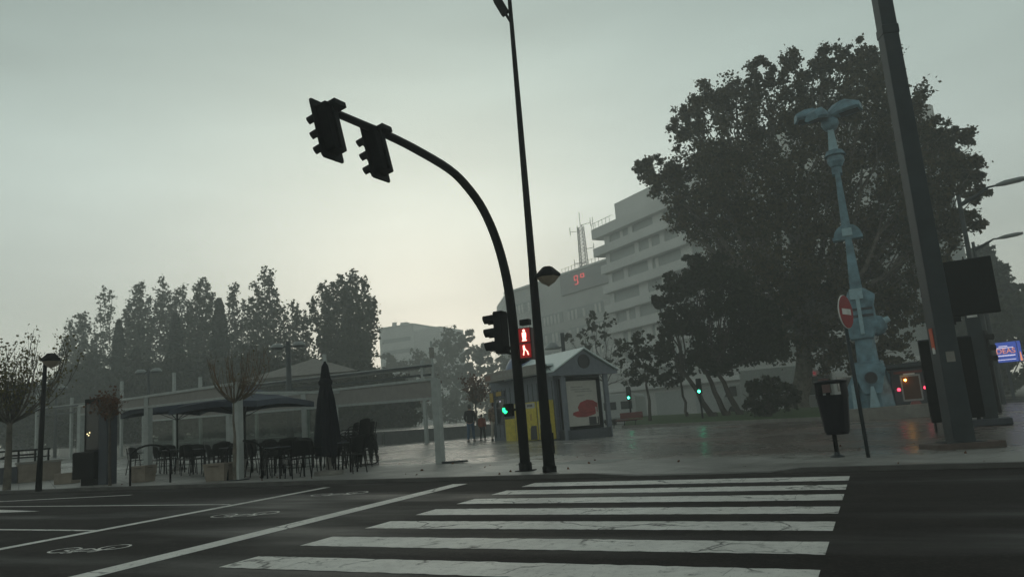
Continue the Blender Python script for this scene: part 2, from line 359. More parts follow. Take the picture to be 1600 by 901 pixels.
def dup(root, loc, rz=None, label=None, scale=None):
    r = root.copy(); C.objects.link(r); r.location = loc
    if rz is not None: r.rotation_euler = (0, 0, rz)
    if scale: r.scale = (scale, scale, scale) if isinstance(scale, (int, float)) else scale
    if label: r['label'] = label
    for ch in list(root.children):
        c = ch.copy(); C.objects.link(c); c.parent = r
        for g in list(ch.children):
            d = g.copy(); C.objects.link(d); d.parent = c
    return r
def text(body, size, m, parent, loc, rot, name='lettering', ext=0.004):
    cu = bpy.data.curves.new(name, 'FONT'); cu.body = body; cu.size = size; cu.extrude = ext; cu.align_x = 'CENTER'; cu.align_y = 'CENTER'
    tmp = bpy.data.objects.new(name, cu); C.objects.link(tmp); bpy.context.view_layer.update()
    me = bpy.data.meshes.new_from_object(tmp.evaluated_get(bpy.context.evaluated_depsgraph_get())); bpy.data.objects.remove(tmp); me.materials.clear(); me.materials.append(M[m])
    o = bpy.data.objects.new(name, me); C.objects.link(o); o.parent = parent; o.location = loc; o.rotation_euler = rot
    return o

# ------------------------------------------------------------------ terrain
def sheet(name, poly, hf, m, off=0.0):
    b = MB(); b.add([(x, y, hf(x, y) + off) for x, y in poly], [tuple(range(len(poly)))]); return struct(b.build(name, m))
def slab(name, poly, hf, off, thick, m):
    b = MB(); n = len(poly)
    vs = [(x, y, hf(x, y) + off) for x, y in poly] + [(x, y, hf(x, y) + off - thick) for x, y in poly]
    fs = [tuple(range(n)), tuple(range(2 * n - 1, n - 1, -1))] + [(i, i + n, (i + 1) % n + n, (i + 1) % n) for i in range(n)]
    b.add(vs, fs); return struct(b.build(name, m))
def kerb_y(x):
    return 13.80 if x > -7 else 13.80 - 0.0035 * (x + 7) ** 2 * (1 if x > -23 else 0) - (0.0035 * 256 + 0.1 * (-23 - x) if x <= -23 else 0)
sheet('ground', [(-900, -300), (900, -300), (900, 1500), (-900, 1500)], road, 'ground', -0.06)
sheet('road', [(-220, -40), (220, -40), (220, 14.3), (-220, 14.3)], road, 'asphalt')

# pavement sheet with the dropped kerb at the crossing: a grid that dips to the road
def plaza_h(x, y):
    ky = kerb_y(x)
    t = min(1.0, max(0.0, (y - ky) / 1.0))
    if -4.1 <= x <= -1.8: dip = 1
    elif -5.0 < x < -4.1: dip = (x + 5.0) / 0.9
    elif -1.8 < x < -1.3: dip = (-1.3 - x) / 0.5
    else: dip = 0
    return road(x, y) + KERB - dip * (1 - t) * (KERB - 0.012)
xs = sorted(set([-140, -90, -60, -45, -35, -30] + [-26 + i * 1.0 for i in range(21)] + [-5.0, -4.55, -4.1, -1.8, -1.55, -1.3] + [-1 + i * 2 for i in range(6)] + [15, 30, 60, 120]))
b = MB(); ws = [0, .25, .5, .75, 1.0]; K = len(ws) + 1
for x in xs:
    for wv in ws: yy = kerb_y(x) + 0.16 + wv; b.v.append((x, yy, plaza_h(x, yy)))
    b.v.append((x, 90, pl(x, 90)))
for i in range(len(xs) - 1):
    for j in range(K - 1): b.f.append((i * K + j, (i + 1) * K + j, (i + 1) * K + j + 1, i * K + j + 1))
struct(b.build('pavement', 'paving'))
b = MB()
for i in range(len(xs) - 1):                       # kerb stones, a real step
    x0, x1 = xs[i], xs[i + 1]
    a0, a1 = kerb_y(x0), kerb_y(x1)
    h0, h1 = plaza_h(x0, a0) + 0.002, plaza_h(x1, a1) + 0.002
    h0b, h1b = plaza_h(x0, a0 + 0.16) + 0.002, plaza_h(x1, a1 + 0.16) + 0.002
    vs = [(x0, a0, road(x0, a0) - 0.03), (x1, a1, road(x1, a1) - 0.03), (x1, a1, h1), (x0, a0, h0), (x1, a1 + 0.165, h1b), (x0, a0 + 0.165, h0b)]
    b.add(vs, [(0, 1, 2, 3), (3, 2, 4, 5)])
struct(b.build('kerb', mat('dark_kerb_stone', (0.085, 0.083, 0.078), 0.5, var=0.3, scale=3)))

UP = 0.62
upoly = [(-23.9, 34.9), (-21.6, 42.4), (-18.5, 52), (-34, 78), (-100, 78), (-100, 60), (-46, 37.5)]
slab('upper_pavement', upoly, pl, UP, 0.70, 'paving')
w0 = MB()
for (p, q) in (((-46, 37.5), (-23.9, 34.9)), ((-23.9, 34.9), (-21.6, 42.4)), ((-21.6, 42.4), (-18.5, 52))):
    n = Vector((q[1] - p[1], p[0] - q[0], 0)).normalized() * 0.15
    vs = []
    for (x, y) in (p, q):
        for sgn in (0.1, 1.0):
            for z in (-0.05, UP + 0.05): vs.append((x + n.x * sgn, y + n.y * sgn, pl(x, y) + z))
    w0.add(vs, [(0, 1, 5, 4), (2, 6, 7, 3), (1, 3, 7, 5), (0, 4, 6, 2), (0, 2, 3, 1), (4, 5, 7, 6)])
tag(w0.build('retaining_wall', 'darkwall'), 'low dark stone retaining wall edging the raised part of the square behind the walkers', 'wall')
def up(x, y): return pl(x, y) + UP

def lawn_h(x, y):
    edge = 43.6 if x < -12 else 43.6 - (x + 12) * 0.33
    t = max(0.0, min(1.0, (y - edge) / 8.0))
    return pl(x, y) + 0.14 + 0.30 * t
lx = [-13.4, -12, -9, -6, -3, 0, 1.2]; b = MB(); rows = 6
for x in lx:
    e = 43.6 if x < -12 else 43.6 - (x + 12) * 0.33
    for r in range(rows): y = e + (r / (rows - 1)) * 20; b.v.append((x - r * 1.0, y, lawn_h(x - r, y) - (0.5 if r == rows - 1 else 0)))
for i in range(len(lx) - 1):
    for r in range(rows - 1): b.f.append((i * rows + r, (i + 1) * rows + r, (i + 1) * rows + r + 1, i * rows + r + 1))
struct(b.build('lawn', 'grass'))
b = MB()
for i in range(len(lx) - 1):
    x0, x1 = lx[i], lx[i + 1]; e0 = 43.6 if x0 < -12 else 43.6 - (x0 + 12) * .33; e1 = 43.6 if x1 < -12 else 43.6 - (x1 + 12) * .33
    vs = []
    for x, e in ((x0, e0), (x1, e1)):
        vs += [(x, e - 0.22, pl(x, e) - .02), (x, e - 0.22, pl(x, e) + .15), (x, e + .02, pl(x, e) + .155), (x, e + .02, pl(x, e) - .02)]
    b.add(vs, [(0, 4, 5, 1), (1, 5, 6, 2), (2, 6, 7, 3)] + ([(0, 1, 2, 3)] if i == 0 else []))
struct(b.build('lawn_kerb', 'concrete'))
sheet('far_road', [(-60, 66), (2, 62), (60, 30), (200, 30), (200, 75), (60, 75), (2, 88), (-60, 92)], pl, 'asphalt', 0.02)

# ------------------------------------------------------------------ road markings
def marks(name, quads):
    b = MB()
    for q in quads: b.add([(x, y, road(x, y) + 0.004) for x, y in q], [tuple(range(len(q)))])
    return struct(b.build(name, 'paint'))
jr = random.Random(3)
def zst(y0, y1, xl=-5.72, xr=-0.54):
    pts = []; n = 70
    for i in range(n + 1): pts.append((xl + (xr - xl) * i / n + (0.02 if i == 0 else 0), y0 + jr.uniform(-.014, .014)))
    for i in range(n, -1, -1): pts.append((xl + (xr - xl) * i / n, y1 + jr.uniform(-.014, .014)))
    return pts
marks('crossing_marking', [zst(*p) for p in ((4.45, 5.0), (5.58, 6.12), (6.70, 7.27), (7.86, 8.42), (8.97, 9.55), (10.09, 10.70), (11.2, 11.80), (12.35, 13.0))])
def line(p, q, wd):
    d = Vector((q[0] - p[0], q[1] - p[1])); n = Vector((-d.y, d.x)).normalized() * wd / 2
    return [(p[0] - n.x, p[1] - n.y), (q[0] - n.x, q[1] - n.y), (q[0] + n.x, q[1] + n.y), (p[0] + n.x, p[1] + n.y)]
marks('lane_marking', [line((-6.72, 4.0), (-7.30, 13.1), 0.30), line((-9.55, 3.0), (-10.32, 13.0), 0.17),
                       line((-40, 10.55), (-10.25, 10.33), 0.09), line((-40, 7.75), (-10.0, 7.55), 0.10),
                       line((-30, 11.2), (-18.0, 11.35), 0.10), line((-18.0, 11.35), (-15.0, 12.22), 0.12)])
marks('arrow_marking', [[(-22, 9.42), (-16.3, 9.50), (-16.3, 9.25), (-14.2, 9.62), (-16.3, 9.98), (-16.3, 9.74), (-22, 9.66)]])
def bike(cx, cy, s=1.0, rot=0.0):
    qs = []
    def tr(x, y): return (cx + s * (x * math.cos(rot) - y * math.sin(rot)), cy + s * (x * math.sin(rot) + y * math.cos(rot)))
    def ring(ox, oy, r, wd):
        for k in range(14):
            a, c = 2 * math.pi * k / 14, 2 * math.pi * (k + 1) / 14
            qs.append([tr(ox + r * math.cos(a), oy + r * math.sin(a)), tr(ox + r * math.cos(c), oy + r * math.sin(c)), tr(ox + (r - wd) * math.cos(c), oy + (r - wd) * math.sin(c)), tr(ox + (r - wd) * math.cos(a), oy + (r - wd) * math.sin(a))])
    ring(0, -0.52, 0.33, 0.06); ring(0, 0.52, 0.33, 0.06)
    for p, q in (((0, -.52), (.30, -.2)), ((.30, -.2), (.34, .36)), ((.34, .36), (0, .05)), ((0, .05), (.30, -.2)), ((0, .52), (.46, .34)), ((.46, .34), (.48, .2)), ((0, .05), (0, -.52)), ((.3, -.2), (.42, -.26)), ((.42, -.38), (.42, -.14))):
        qs.append([tr(*v) for v in line(p, q, 0.055)])
    return qs
marks('bicycle_marking', bike(-8.40, 6.30, 0.55, R_(-65)) + bike(-8.75, 9.10, 0.60, R_(-65)) + bike(-9.05, 11.75, 0.62, R_(-65)))

# inspection cover and pale slab in the pavement
f = foot(925, 721); b = MB(); b.add([(x, y, pl(x, y) + 0.004) for x, y in ((f.x - .95, f.y - .5), (f.x + .55, f.y - .5), (f.x + .75, f.y + .55), (f.x - .55, f.y + .65))], [(0, 1, 2, 3)])
struct(b.build('access_cover_marking', 'asphaltpatch'))

# ------------------------------------------------------------------ traffic signal mast
SM = Vector((-6.70, 14.80, 0)); SM.z = pl(SM.x, SM.y)
t = thing('traffic_signal_mast', 'black curved traffic signal mast reaching out over the road with a red pedestrian light', 'traffic light', SM)
def L_(y, z): return Vector((0, y - SM.y, z - SM.z))     # mast plane: world y, z -> local
path = [(14.80, SM.z), (14.79, 2.0), (14.75, 3.4), (14.62, 4.3), (14.28, 5.05), (13.75, 5.62), (13.1, 5.95), (12.4, 6.12), (11.2, 6.16), (10.3, 6.14), (9.7, 6.10), (8.85, 6.04)]
def smoothp(pts, k=3):
    out_ = []
    P = [pts[0]] + pts + [pts[-1]]
    for i in range(1, len(P) - 2):
        for j in range(k):
            u = j / k; p0, p1, p2, p3 = P[i - 1], P[i], P[i + 1], P[i + 2]
            out_.append(tuple(0.5 * (2 * p1[d] + (p2[d] - p0[d]) * u + (2 * p0[d] - 5 * p1[d] + 4 * p2[d] - p3[d]) * u * u + (3 * p1[d] - p0[d] - 3 * p2[d] + p3[d]) * u ** 3) for d in range(len(p1))))
    out_.append(pts[-1]); return out_
sp_ = smoothp(path, 4); n_ = len(sp_)
MB().tube([L_(*p) for p in sp_], [0.108 - 0.05 * (i / (n_ - 1)) ** 1.2 for i in range(n_)], 14).build('pole', 'black', t, True)
bb = MB(); bb.box(-.17, .17, -.17, .17, 0, .02); bb.lathe([(0.135, 0), (0.135, .16), (.115, .18)], 14); bb.build('base_plate', 'black', t)
def rrect(hw, hh, r, n=4):
    pts = []
    for cx_, cy_, a0 in ((hw - r, hh - r, 0), (-hw + r, hh - r, 90), (-hw + r, -hh + r, 180), (hw - r, -hh + r, 270)):
        for k in range(n + 1): a = R_(a0 + 90 * k / n); pts.append((cx_ + r * math.cos(a), cy_ + r * math.sin(a)))
    return pts
def signal_head(parent, loc, plate=True):
    # three-lens head whose lenses look towards -x
    h = MB(); h.prism(rrect(0.17, 0.45, 0.05), -0.02, 0.17, 'x'); o = h.build('signal_head', 'blackplastic', parent, bevel=0.01); o.location = loc
    if plate:
        p = MB(); p.prism(rrect(0.29, 0.56, 0.07), -0.035, -0.02, 'x'); p.build('backplate', 'black', o)
        br = MB(); br.bar((0.19, 0.0, 0.42), (0.19, 0.0, -0.42), 0.05); br.box(0.12, 0.30, -.05, .25, .36, .46); br.build('bracket', 'black', o)
    for k in (-1, 0, 1):
        v = MB(); N_ = 12; vs = []; fs = []
        for i in range(N_ + 1):                 # open hood: longer on top
            a = R_(-40 + 260 * i / N_); ln = 0.22 + 0.07 * max(0.0, math.sin(a) * 0.5 + 0.5)
            for rr, x in ((0.125, -0.03), (0.118, -0.03 - ln)): vs.append((x, rr * math.cos(a), k * 0.285 + rr * math.sin(a)))
            for rr, x in ((0.118, -0.03), (0.111, -0.03 - ln)): vs.append((x, rr * math.cos(a), k * 0.285 + rr * math.sin(a)))
        for i in range(N_):
            a = i * 4; c = a + 4; fs += [(a, c, c + 1, a + 1), (a + 2, a + 3, c + 3, c + 2), (a + 1, c + 1, c + 3, a + 3)]
        v.add(vs, fs); v.build('visor', 'blackplastic', o)
        ln_ = MB(); ln_.lathe([(0.11, 0), (0.09, .02), (0.0001, .035)], 16, mtx=Matrix.Translation((-0.03, 0, k * 0.285)) @ Matrix.Rotation(R_(-90), 4, 'Y')); ln_.build('lens', 'glassdark', o, True)
    return o
for yy_, zz_ in ((8.76, 5.71), (9.98, 5.73)):
    so_ = signal_head(t, L_(yy_, zz_)); so_.rotation_euler = (R_(2), R_(-11), R_(-3)); so_.scale = (.9, .84, .86)
h3 = signal_head(t, Vector((-0.36, -0.05, 3.18 - SM.z + .03)), False)
bk = MB(); bk.bar((-.36, -.05, 2.86 - SM.z), (0, 0, 2.86 - SM.z), .07); bk.bar((-.3, -.05, 2.70 - SM.z + .1), (-.02, 0, 2.72 - SM.z), .05); bk.build('bracket', 'black', t)
# pedestrian signal facing the road (-y)
pd = MB(); pd.box(-.15, .15, -.10, .10, -.36, .30); po = pd.build('pedestrian_signal', mat('pedestrian_signal_case', (0.05, 0.012, 0.014), 0.4), t, bevel=0.015); po.location = (0.30, -0.08, 2.93 - SM.z)
for zc in (-0.18, 0.14):
    q = MB(); q.box(-.122, .122, -.113, -.102, zc - .142, zc + .142); q.build('lens', 'red_dim', po)
g = MB()
g.lathe([(0.001, -.03), (.022, -.02), (.028, 0), (.022, .02), (.001, .03)], 10, c=(0, -.122, .235)); g.box(-.042, .042, -.13, -.116, .10, .20); g.box(-.035, -.004, -.13, -.116, .03, .10); g.box(.004, .035, -.13, -.116, .03, .10); g.box(-.05, .05, -.13, -.116, .022, .04)
g.build('standing_figure', 'red_hot', po)
g = MB(); g.bar((-.025, -.123, -.07), (-.025, -.123, -.16), .035, .014); g.bar((-.02, -.123, -.15), (-.045, -.123, -.27), .03, .014); g.bar((-.02, -.123, -.13), (.045, -.123, -.20), .03, .014); g.bar((.045, -.123, -.19), (.065, -.123, -.27), .03, .014); g.bar((-.03, -.123, -.09), (.01, -.123, -.16), .03, .014)
g.build('walking_figure', 'red_hot', po)
q = MB(); q.box(-.11, .11, -.07, .07, .36, .48); q.build('sounder_box', 'blackplastic', po, bevel=.01)
q = MB(); q.box(-.165, -.15, -.12, .12, -.37, .31); q.build('side_shade', 'blackplastic', po)
q = MB(); q.bar((0, 0, 2.50 - SM.z), (.30, -.08, 2.58 - SM.z), .06); q.bar((0, 0, 3.0 - SM.z), (.2, -.06, 3.0 - SM.z), .06); q.build('bracket', 'black', t)
# small repeater with a green arrow
q = MB(); q.box(-.12, .05, -.10, .06, -.13, .13); rp = q.build('repeater_signal', 'blackplastic', t, bevel=.01); rp.location = (-.20, -.06, 1.58 - SM.z)
q = MB(); q.bar((-.13, -.07, .035), (-.06, -.115, -.05), .055, .05); q.bar((-.115, -.09, .045), (-.105, -.11, -.03), .05, .05); q.build('green_lens', 'green_em', rp)
q = MB(); q.bar((0.05, 0, 0), (.2, .06, 0), .05); q.build('bracket', 'black', rp)

# ------------------------------------------------------------------ tall street lamp with a side lantern
LB = foot(859, 737)
t = thing('street_lamp', 'tall tapering black lamp column with a small hexagonal lantern halfway up beside the signal mast', 'street lamp', LB)
top = at(791, -60, LB.y); hh = top.z - LB.z
ax = lambda z: Vector(((top.x - LB.x) * z / hh, 0, z))
MB().tube([ax(0), ax(.9), ax(.95), ax(4.0), ax(4.02), ax(hh)], [.118, .113, .104, .085, .08, .038], 16).build('column', 'black', t, True)
MB().lathe([(.14, 0), (.14, .10), (.12, .13)], 16).build('base_collar', 'black', t)
q = MB(); q.box(.105, .125, -.06, .06, .35, .75); q.build('access_door', 'black', t)
def lantern(parent, c, s=1.0, arm_from=None):
    o = MB().lathe([(.02 * s, .21 * s), (.10 * s, .20 * s), (.26 * s, .045 * s), (.26 * s, 0), (.235 * s, -.012 * s)], 6, c=c, ph=0.3).build('lantern', 'black', parent)
    MB().lathe([(.235 * s, -.014 * s), (.13 * s, -.13 * s), (.03 * s, -.185 * s), (.02 * s, -.2 * s)], 6, c=c, ph=0.3).build('lantern_glass', 'lanternglass', o)
    if arm_from is not None:
        q = MB(); q.bar(arm_from, Vector(c) + Vector((-.2 * s, 0, .02)), .05, .09); q.build('arm', 'black', parent)
    return o
lc = at(856, 432, LB.y) - LB
lantern(t, lc, 1.0, ax(lc.z))
q = MB(); br1 = at(800, 32, LB.y) - LB
cpts = []
for (px, py, wd) in ((799, 36, .03), (790, 22, .16), (778, 2, .15), (768, -22, .12), (762, -52, .09), (764, -80, .05)):
    p = at(px, py, LB.y) - LB; cpts.append((p, wd))
for i in range(len(cpts) - 1): q.bar(cpts[i][0], cpts[i + 1][0], cpts[i][1] * 1.0 + .02, .10, up=Vector((0, 1, 0)))
q.build('scythe_bracket', 'black', t)

# ------------------------------------------------------------------ big pole on the right
BP = foot(1503, 699)
t = thing('lighting_column', 'thick grey eight-sided steel pole rising out of the picture from a brown stone block', 'pole', BP + Vector((0, 0, 0)), R_(20))
ptop = at(1372, -40, BP.y) - BP; zt = ptop.z
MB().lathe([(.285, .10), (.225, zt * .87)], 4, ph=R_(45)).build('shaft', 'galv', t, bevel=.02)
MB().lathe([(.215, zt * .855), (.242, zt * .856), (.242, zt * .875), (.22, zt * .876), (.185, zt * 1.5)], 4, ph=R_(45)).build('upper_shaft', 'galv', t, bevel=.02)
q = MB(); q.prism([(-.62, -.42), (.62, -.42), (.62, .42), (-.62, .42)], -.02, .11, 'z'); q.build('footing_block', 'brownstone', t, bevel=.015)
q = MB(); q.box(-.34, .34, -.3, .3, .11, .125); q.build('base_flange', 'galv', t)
st = at(1457, 530, BP.y) - BP
Rz = Matrix.Rotation(-R_(12), 4, 'Z')
def on_pole(px, py, m, nm, wd, hg, dx=0.0):
    p = at(px, py, BP.y) - BP; r = .202 - .04 * p.z / (zt * .87) + .006; a = R_(180) + dx
    q = MB(); mt = Matrix.Rotation(a, 4, 'Z'); q.box(r - .012, r + .006, -wd / 2, wd / 2, p.z - hg / 2, p.z + hg / 2, mt); return q.build(nm, m, t)
on_pole(1457, 530, 'orange', 'orange_sticker', .13, .42)
on_pole(1462, 548, 'whitepaint', 'small_emblem', .10, .12, 0)
on_pole(1478, 558, 'concrete', 'notice_plate', .16, .2, R_(90))

# ------------------------------------------------------------------ billboard seen from behind, totem panels
t = thing('display_board', 'black rectangular display board seen from behind on a single dark post with square base', 'billboard', foot(1551, 664), R_(-3))
o0 = t.location
tl, brp = at(1467, 400, o0.y) - o0, at(1573, 478, o0.y) - o0
zc = (tl.z + brp.z) / 2
q = MB(); q.box(-.92, .74, -.12, .12, 3.25, 4.93); q.build('screen_case', 'blackplastic', t, bevel=.02)
q = MB(); q.box(-.20, .18, -.09, .09, .12, 3.25); q.build('post', 'galv', t)
q = MB(); q.box(-.15, .12, -.14, -.125, 3.17, 3.235); q.build('label_strip', 'whitepaint', t)
q = MB(); q.prism([(-.50, -.42), (.50, -.42), (.50, .42), (-.50, .42)], 0, .2, 'z'); q.build('plinth', 'kioskdark', t, bevel=.03)
q = MB(); q.box(.02, .05, -.06, .06, 4.93, 5.02); q.build('aerial_stub', 'black', t)
q = MB(); q.box(-.72, -.45, -.06, .05, 3.02, 3.12); q.build('camera_housing', 'blackplastic', t)
q = MB(); q.box(-.55, -.30, -.05, .05, 3.1, 3.27); q.build('camera_bracket', 'blackplastic', t)
for (px, py, px2, py2, Y, nm, lab) in ((1472, 640, 1450, 532, 24.0, 'tall narrow black panel standing just left of the thick grey pole', ''), (1524, 622, 1488, 528, 26.5, 'broad black information panel standing between thick grey pole and display post', '')):
    b0 = at(px, py, Y); g0 = Vector((b0.x - (.10 if Y < 25 else .25), Y, pl(b0.x, Y)))
    tt = thing('information_panel', nm, 'sign panel', g0, R_(8))
    hw = .2 if Y < 25 else .42; z1 = at(px2, py2, Y).z - g0.z
    q = MB(); q.box(-hw, hw, -.08, .08, .25, z1); q.build('panel', 'blackplastic', tt, bevel=.02)
    q = MB(); q.box(-hw * .7, -hw * .5, -.04, .04, 0, .25); q.build('leg', 'black', tt)
    q = MB(); q.box(hw * .5, hw * .7, -.04, .04, 0, .25); q.build('leg', 'black', tt)
    q = MB(); q.box(-hw, hw, -.085, .085, z1, z1 + .03); q.build('cap', 'galv', tt)

# ------------------------------------------------------------------ no-entry sign and litter bin
NE = foot(1357, 714)
t = thing('no_entry_sign', 'round red no-entry sign with white bar on a thin post beside the litter bin', 'road sign', NE)
dc = at(1321, 487, NE.y) - NE
MB().tube([(0, 0, 0), (dc.x - .045, .07, dc.z + .2)], .034, 10).build('post', 'galv', t, True)
mt = Matrix.Translation((dc.x, 0, dc.z)) @ Matrix.Rotation(R_(70), 4, 'Z') @ Matrix.Rotation(R_(90), 4, 'X')
o = MB().lathe([(.31, -.012), (.318, -.006), (.318, .006), (.31, .012)], 40, mtx=mt).build('disc', 'whitepaint', t)
o2 = MB().lathe([(.307, .013), (.307, .017)], 40, mtx=mt).build('red_face', 'redpaint', o)
q = MB(); q.box(-.2, .2, -.055, .055, .018, .022, mt); q.build('white_bar', 'whitepaint', o)
BN = foot(1312, 714)
t = thing('litter_bin', 'dark blue-black round litter bin hung on a short post at the kerb', 'litter bin', BN, R_(20))
bc = at(1305, 650, BN.y) - BN
prof = [(.20, .42), (.225, .48), (.285, 1.12), (.29, 1.15)]
prof2 = [(.275, 1.15), (.265, 1.12), (.20, .5), (.001, .47)]
q = MB(); q.lathe(prof, 28, c=(bc.x, 0, 0)); q.lathe([(.27, 1.155), (.29, 1.152), (.29, 1.2)], 28, c=(bc.x, 0, 0))
bin_m = mat('bin_plastic', (0.006, 0.0065, 0.012), 0.45, spec=.3)
n = 28; q = MB(); vs = []; fs = []
for r, z in prof + prof2:
    for k in range(n): a = 2 * math.pi * k / n; rr = r * (1 + .012 * (k % 2)); vs.append((bc.x + rr * math.cos(a), rr * math.sin(a) * .8, z))
for i in range(len(prof + prof2) - 1):
    for k in range(n): k2 = (k + 1) % n; fs.append((i * n + k, i * n + k2, (i + 1) * n + k2, (i + 1) * n + k))
q.add(vs, fs); q.build('bucket', bin_m, t)
q = MB(); vs = []; fs = []         # hood with an open mouth: ring band held by two side cheeks
for r, z in ((.30, 1.36), (.31, 1.40), (.27, 1.425), (.265, 1.40), (.285, 1.36)):
    for k in range(n): a = 2 * math.pi * k / n; vs.append((bc.x + r * math.cos(a), r * math.sin(a) * .8, z + .03 * math.cos(a * 2) * 0))
for i in range(4):
    for k in range(n): k2 = (k + 1) % n; fs.append((i * n + k, i * n + k2, (i + 1) * n + k2, (i + 1) * n + k))
q.add(vs, fs); q.build('rim', bin_m, t)
q = MB()
for a0 in (150, 330):
    for da in range(-40, 40, 10):
        a1, a2 = R_(a0 + da), R_(a0 + da + 10); r = .297
        z = lambda d: 1.15
        vs = [(bc.x + r * math.cos(a), r * .8 * math.sin(a), zz) for a in (a1, a2) for zz in (1.1, 1.38)] + [(bc.x + (r - .012) * math.cos(a), (r - .012) * .8 * math.sin(a), zz) for a in (a1, a2) for zz in (1.1, 1.38)]
        q.add(vs, [(0, 1, 3, 2), (4, 6, 7, 5), (0, 4, 5, 1), (2, 3, 7, 6)])
q.build('hood_cheeks', bin_m, t)
q = MB(); q.tube([(0, .12, 0), (0, .12, 1.2)], .042, 12); q.bar((0, .1, .62), (bc.x, 0, .62), .05); q.build('post', 'black', t, True)
MB().lathe([(.13, 0), (.13, .015), (.06, .05), (.045, .1)], 16, c=(0, .12, 0)).build('foot', 'galv', t)

# ------------------------------------------------------------------ sculptural lamp standard on its stone block
SY = 38.0
S0 = foot(1376, 655); S0 = Vector((at(1376, 655, SY).x, SY, pl(at(1376, 655, SY).x, SY)))
q = MB(); q.prism([(-1.55, -1.1), (1.95, -1.1), (2.0, 1.1), (-1.6, 1.1)], -.05, .52, 'z')
tag(q.build('stone_block', 'concrete', None, bevel=.03), 'low square concrete block under the blue-grey sculptural lamp standard', 'plinth').location = S0
t = thing('sculptural_lamp_standard', 'tall blue-grey steel lamp standard of stacked angular shapes with four petal lamp heads', 'street lamp', S0 + Vector((0, 0, .52)))
def sp(px, py): return at(px, py, SY) - t.location
axp = [sp(1370, 637), sp(1359, 560), sp(1352, 500), sp(1345, 455), sp(1325, 355), sp(1309, 260), sp(1300, 200)]
x0 = sp(1360, 637).x + .1
def sx(py): return 0.10
X0 = sp(1366, 625).x
topz = sp(1300, 195).z
def zc(py): # heights along the axis
    return at(1366 - (640 - py) * .158, py, SY).z - t.location.z
q = MB(); q.lathe([(.98, 0), (.92, .5), (.70, 1.5), (.60, 2.0), (.0, 2.05)], 10, c=(X0, 0, 0)); q.build('base_cone', 'teal', t)
q = MB(); z1, z2 = zc(615), zc(574)
q.prism([(X0 - .36, z1), (X0 + .36, z1), (X0 + .66, z2 - .1), (X0 + .52, z2 + .12), (X0 - .52, z2 + .12), (X0 - .68, z2 - .1)], -1.02, -.85, 'y'); sh = q.build('shield', 'teal', t, bevel=.02)
mt = Matrix.Translation((X0 + .02, -1.02, (z1 + z2) / 2 + .1)) @ Matrix.Rotation(R_(90), 4, 'X')
MB().lathe([(.26, .0), (.26, .04), (.2, .04), (.2, .0)], 20, mtx=mt).build('porthole_rim', 'kioskdark', sh)
MB().lathe([(.2, .0), (.19, .02)], 20, mtx=mt).build('porthole', 'ink', sh)
q = MB(); q.prism([(X0 - .2, 0), (X0 + .22, 0), (X0 + .07, .9), (X0 - .05, .9)], -1.12, -.98, 'y'); q.build('wedge', 'teal_pale', t)
for sgn in (-1, 1):
    q = MB(); q.prism([(X0 + sgn * .6, 0), (X0 + sgn * (2.1 if sgn > 0 else 1.5), 0), (X0 + sgn * (2.0 if sgn > 0 else 1.45), .14), (X0 + sgn * .72, 1.45), (X0 + sgn * .55, 1.95)], -.16, .16, 'y'); q.build('fin', mat('fin_blue_steel', (.22, .36, .43), .55), t)
q = MB(); q.prism([(X0 - .85, 0), (X0 - .6, 0), (X0 - .55, 1.2), (X0 - .82, 1.0)], -1.0, -.5, 'y'); q.build('fin', 'teal_pale', t)
za, zb_ = zc(575), zc(525)
q = MB(); q.lathe([(.46, za - .2), (.40, zb_ + .1)], 8, c=(X0, 0, 0)); q.build('lower_shaft', 'teal', t)
zb_, zd = zc(530), zc(455)
q = MB(); q.prism([(X0 - .55, zb_), (X0 + .38, zb_), (X0 + .62, zb_ + .5), (X0 + .60, zb_ + 1.5), (X0 + .72, zb_ + 1.9), (X0 + .3, zd + .05), (X0 - .35, zd), (X0 - .62, zb_ + 1.6), (X0 - .72, zb_ + .6)], -.5, .5, 'y'); nd = q.build('housing', 'teal', t, bevel=.06)
for zz in (.95, 1.25): q = MB(); q.box(X0 - .56, X0 + .52, -.54, -.49, zb_ + zz, zb_ + zz + .12); q.build('groove_plate', 'kioskdark', nd)
q = MB(); q.box(X0 - .1, X0 + .06, -.62, -.48, zb_ + .2, zd - .1); q.build('ridge', 'teal_pale', nd)
q = MB(); q.lathe([(.001, -.48), (.30, -.38), (.46, -.14), (.46, .14), (.30, .38), (.001, .48)], 18, c=(X0 + .55, -.05, zb_ + .55)); q.build('bulb', 'teal', nd, True)
q = MB(); q.tube([(X0 + .9, -.15, zb_ + .7), (X0 + 1.12, -.2, zb_ + .78)], [.16, .12], 12); q.build('cap', 'teal_pale', nd)
q = MB(); q.box(X0 - .32, X0 + .22, -.6, -.45, zd - .42, zd + .05); q.build('clamp', 'teal_pale', nd)
ze, zf, zg, zh, zi = zc(372), zc(345), zc(272), zc(240), zc(205)
q = MB(); q.prism([(X0 - .28, zd - .1), (X0 + .26, zd - .1), (X0 + .13, ze + .1), (X0 - .13, ze + .1)], -.22, .18, 'y'); q.build('middle_shaft', 'teal', t, bevel=.02)
q = MB(); q.prism([(X0 + .60 * math.cos(R_(a)), ze + .62 * math.sin(R_(a))) for a in range(0, 181, 15)], -.22, .22, 'y'); q.box(X0 - .66, X0 + .62, -.25, .25, ze - .08, ze + .06); q.build('half_disc', 'teal', t)
q = MB(); q.box(X0 - .22, X0 + .2, -.34, -.2, ze + .05, ze + .4); q.build('clamp', 'teal_pale', t)
q = MB(); q.prism([(X0 - .22, ze + .1), (X0 + .18, ze + .1), (X0 + .10, zg), (X0 - .12, zg)], -.28, .1, 'y'); q.build('upper_shaft', 'teal', t, bevel=.015)
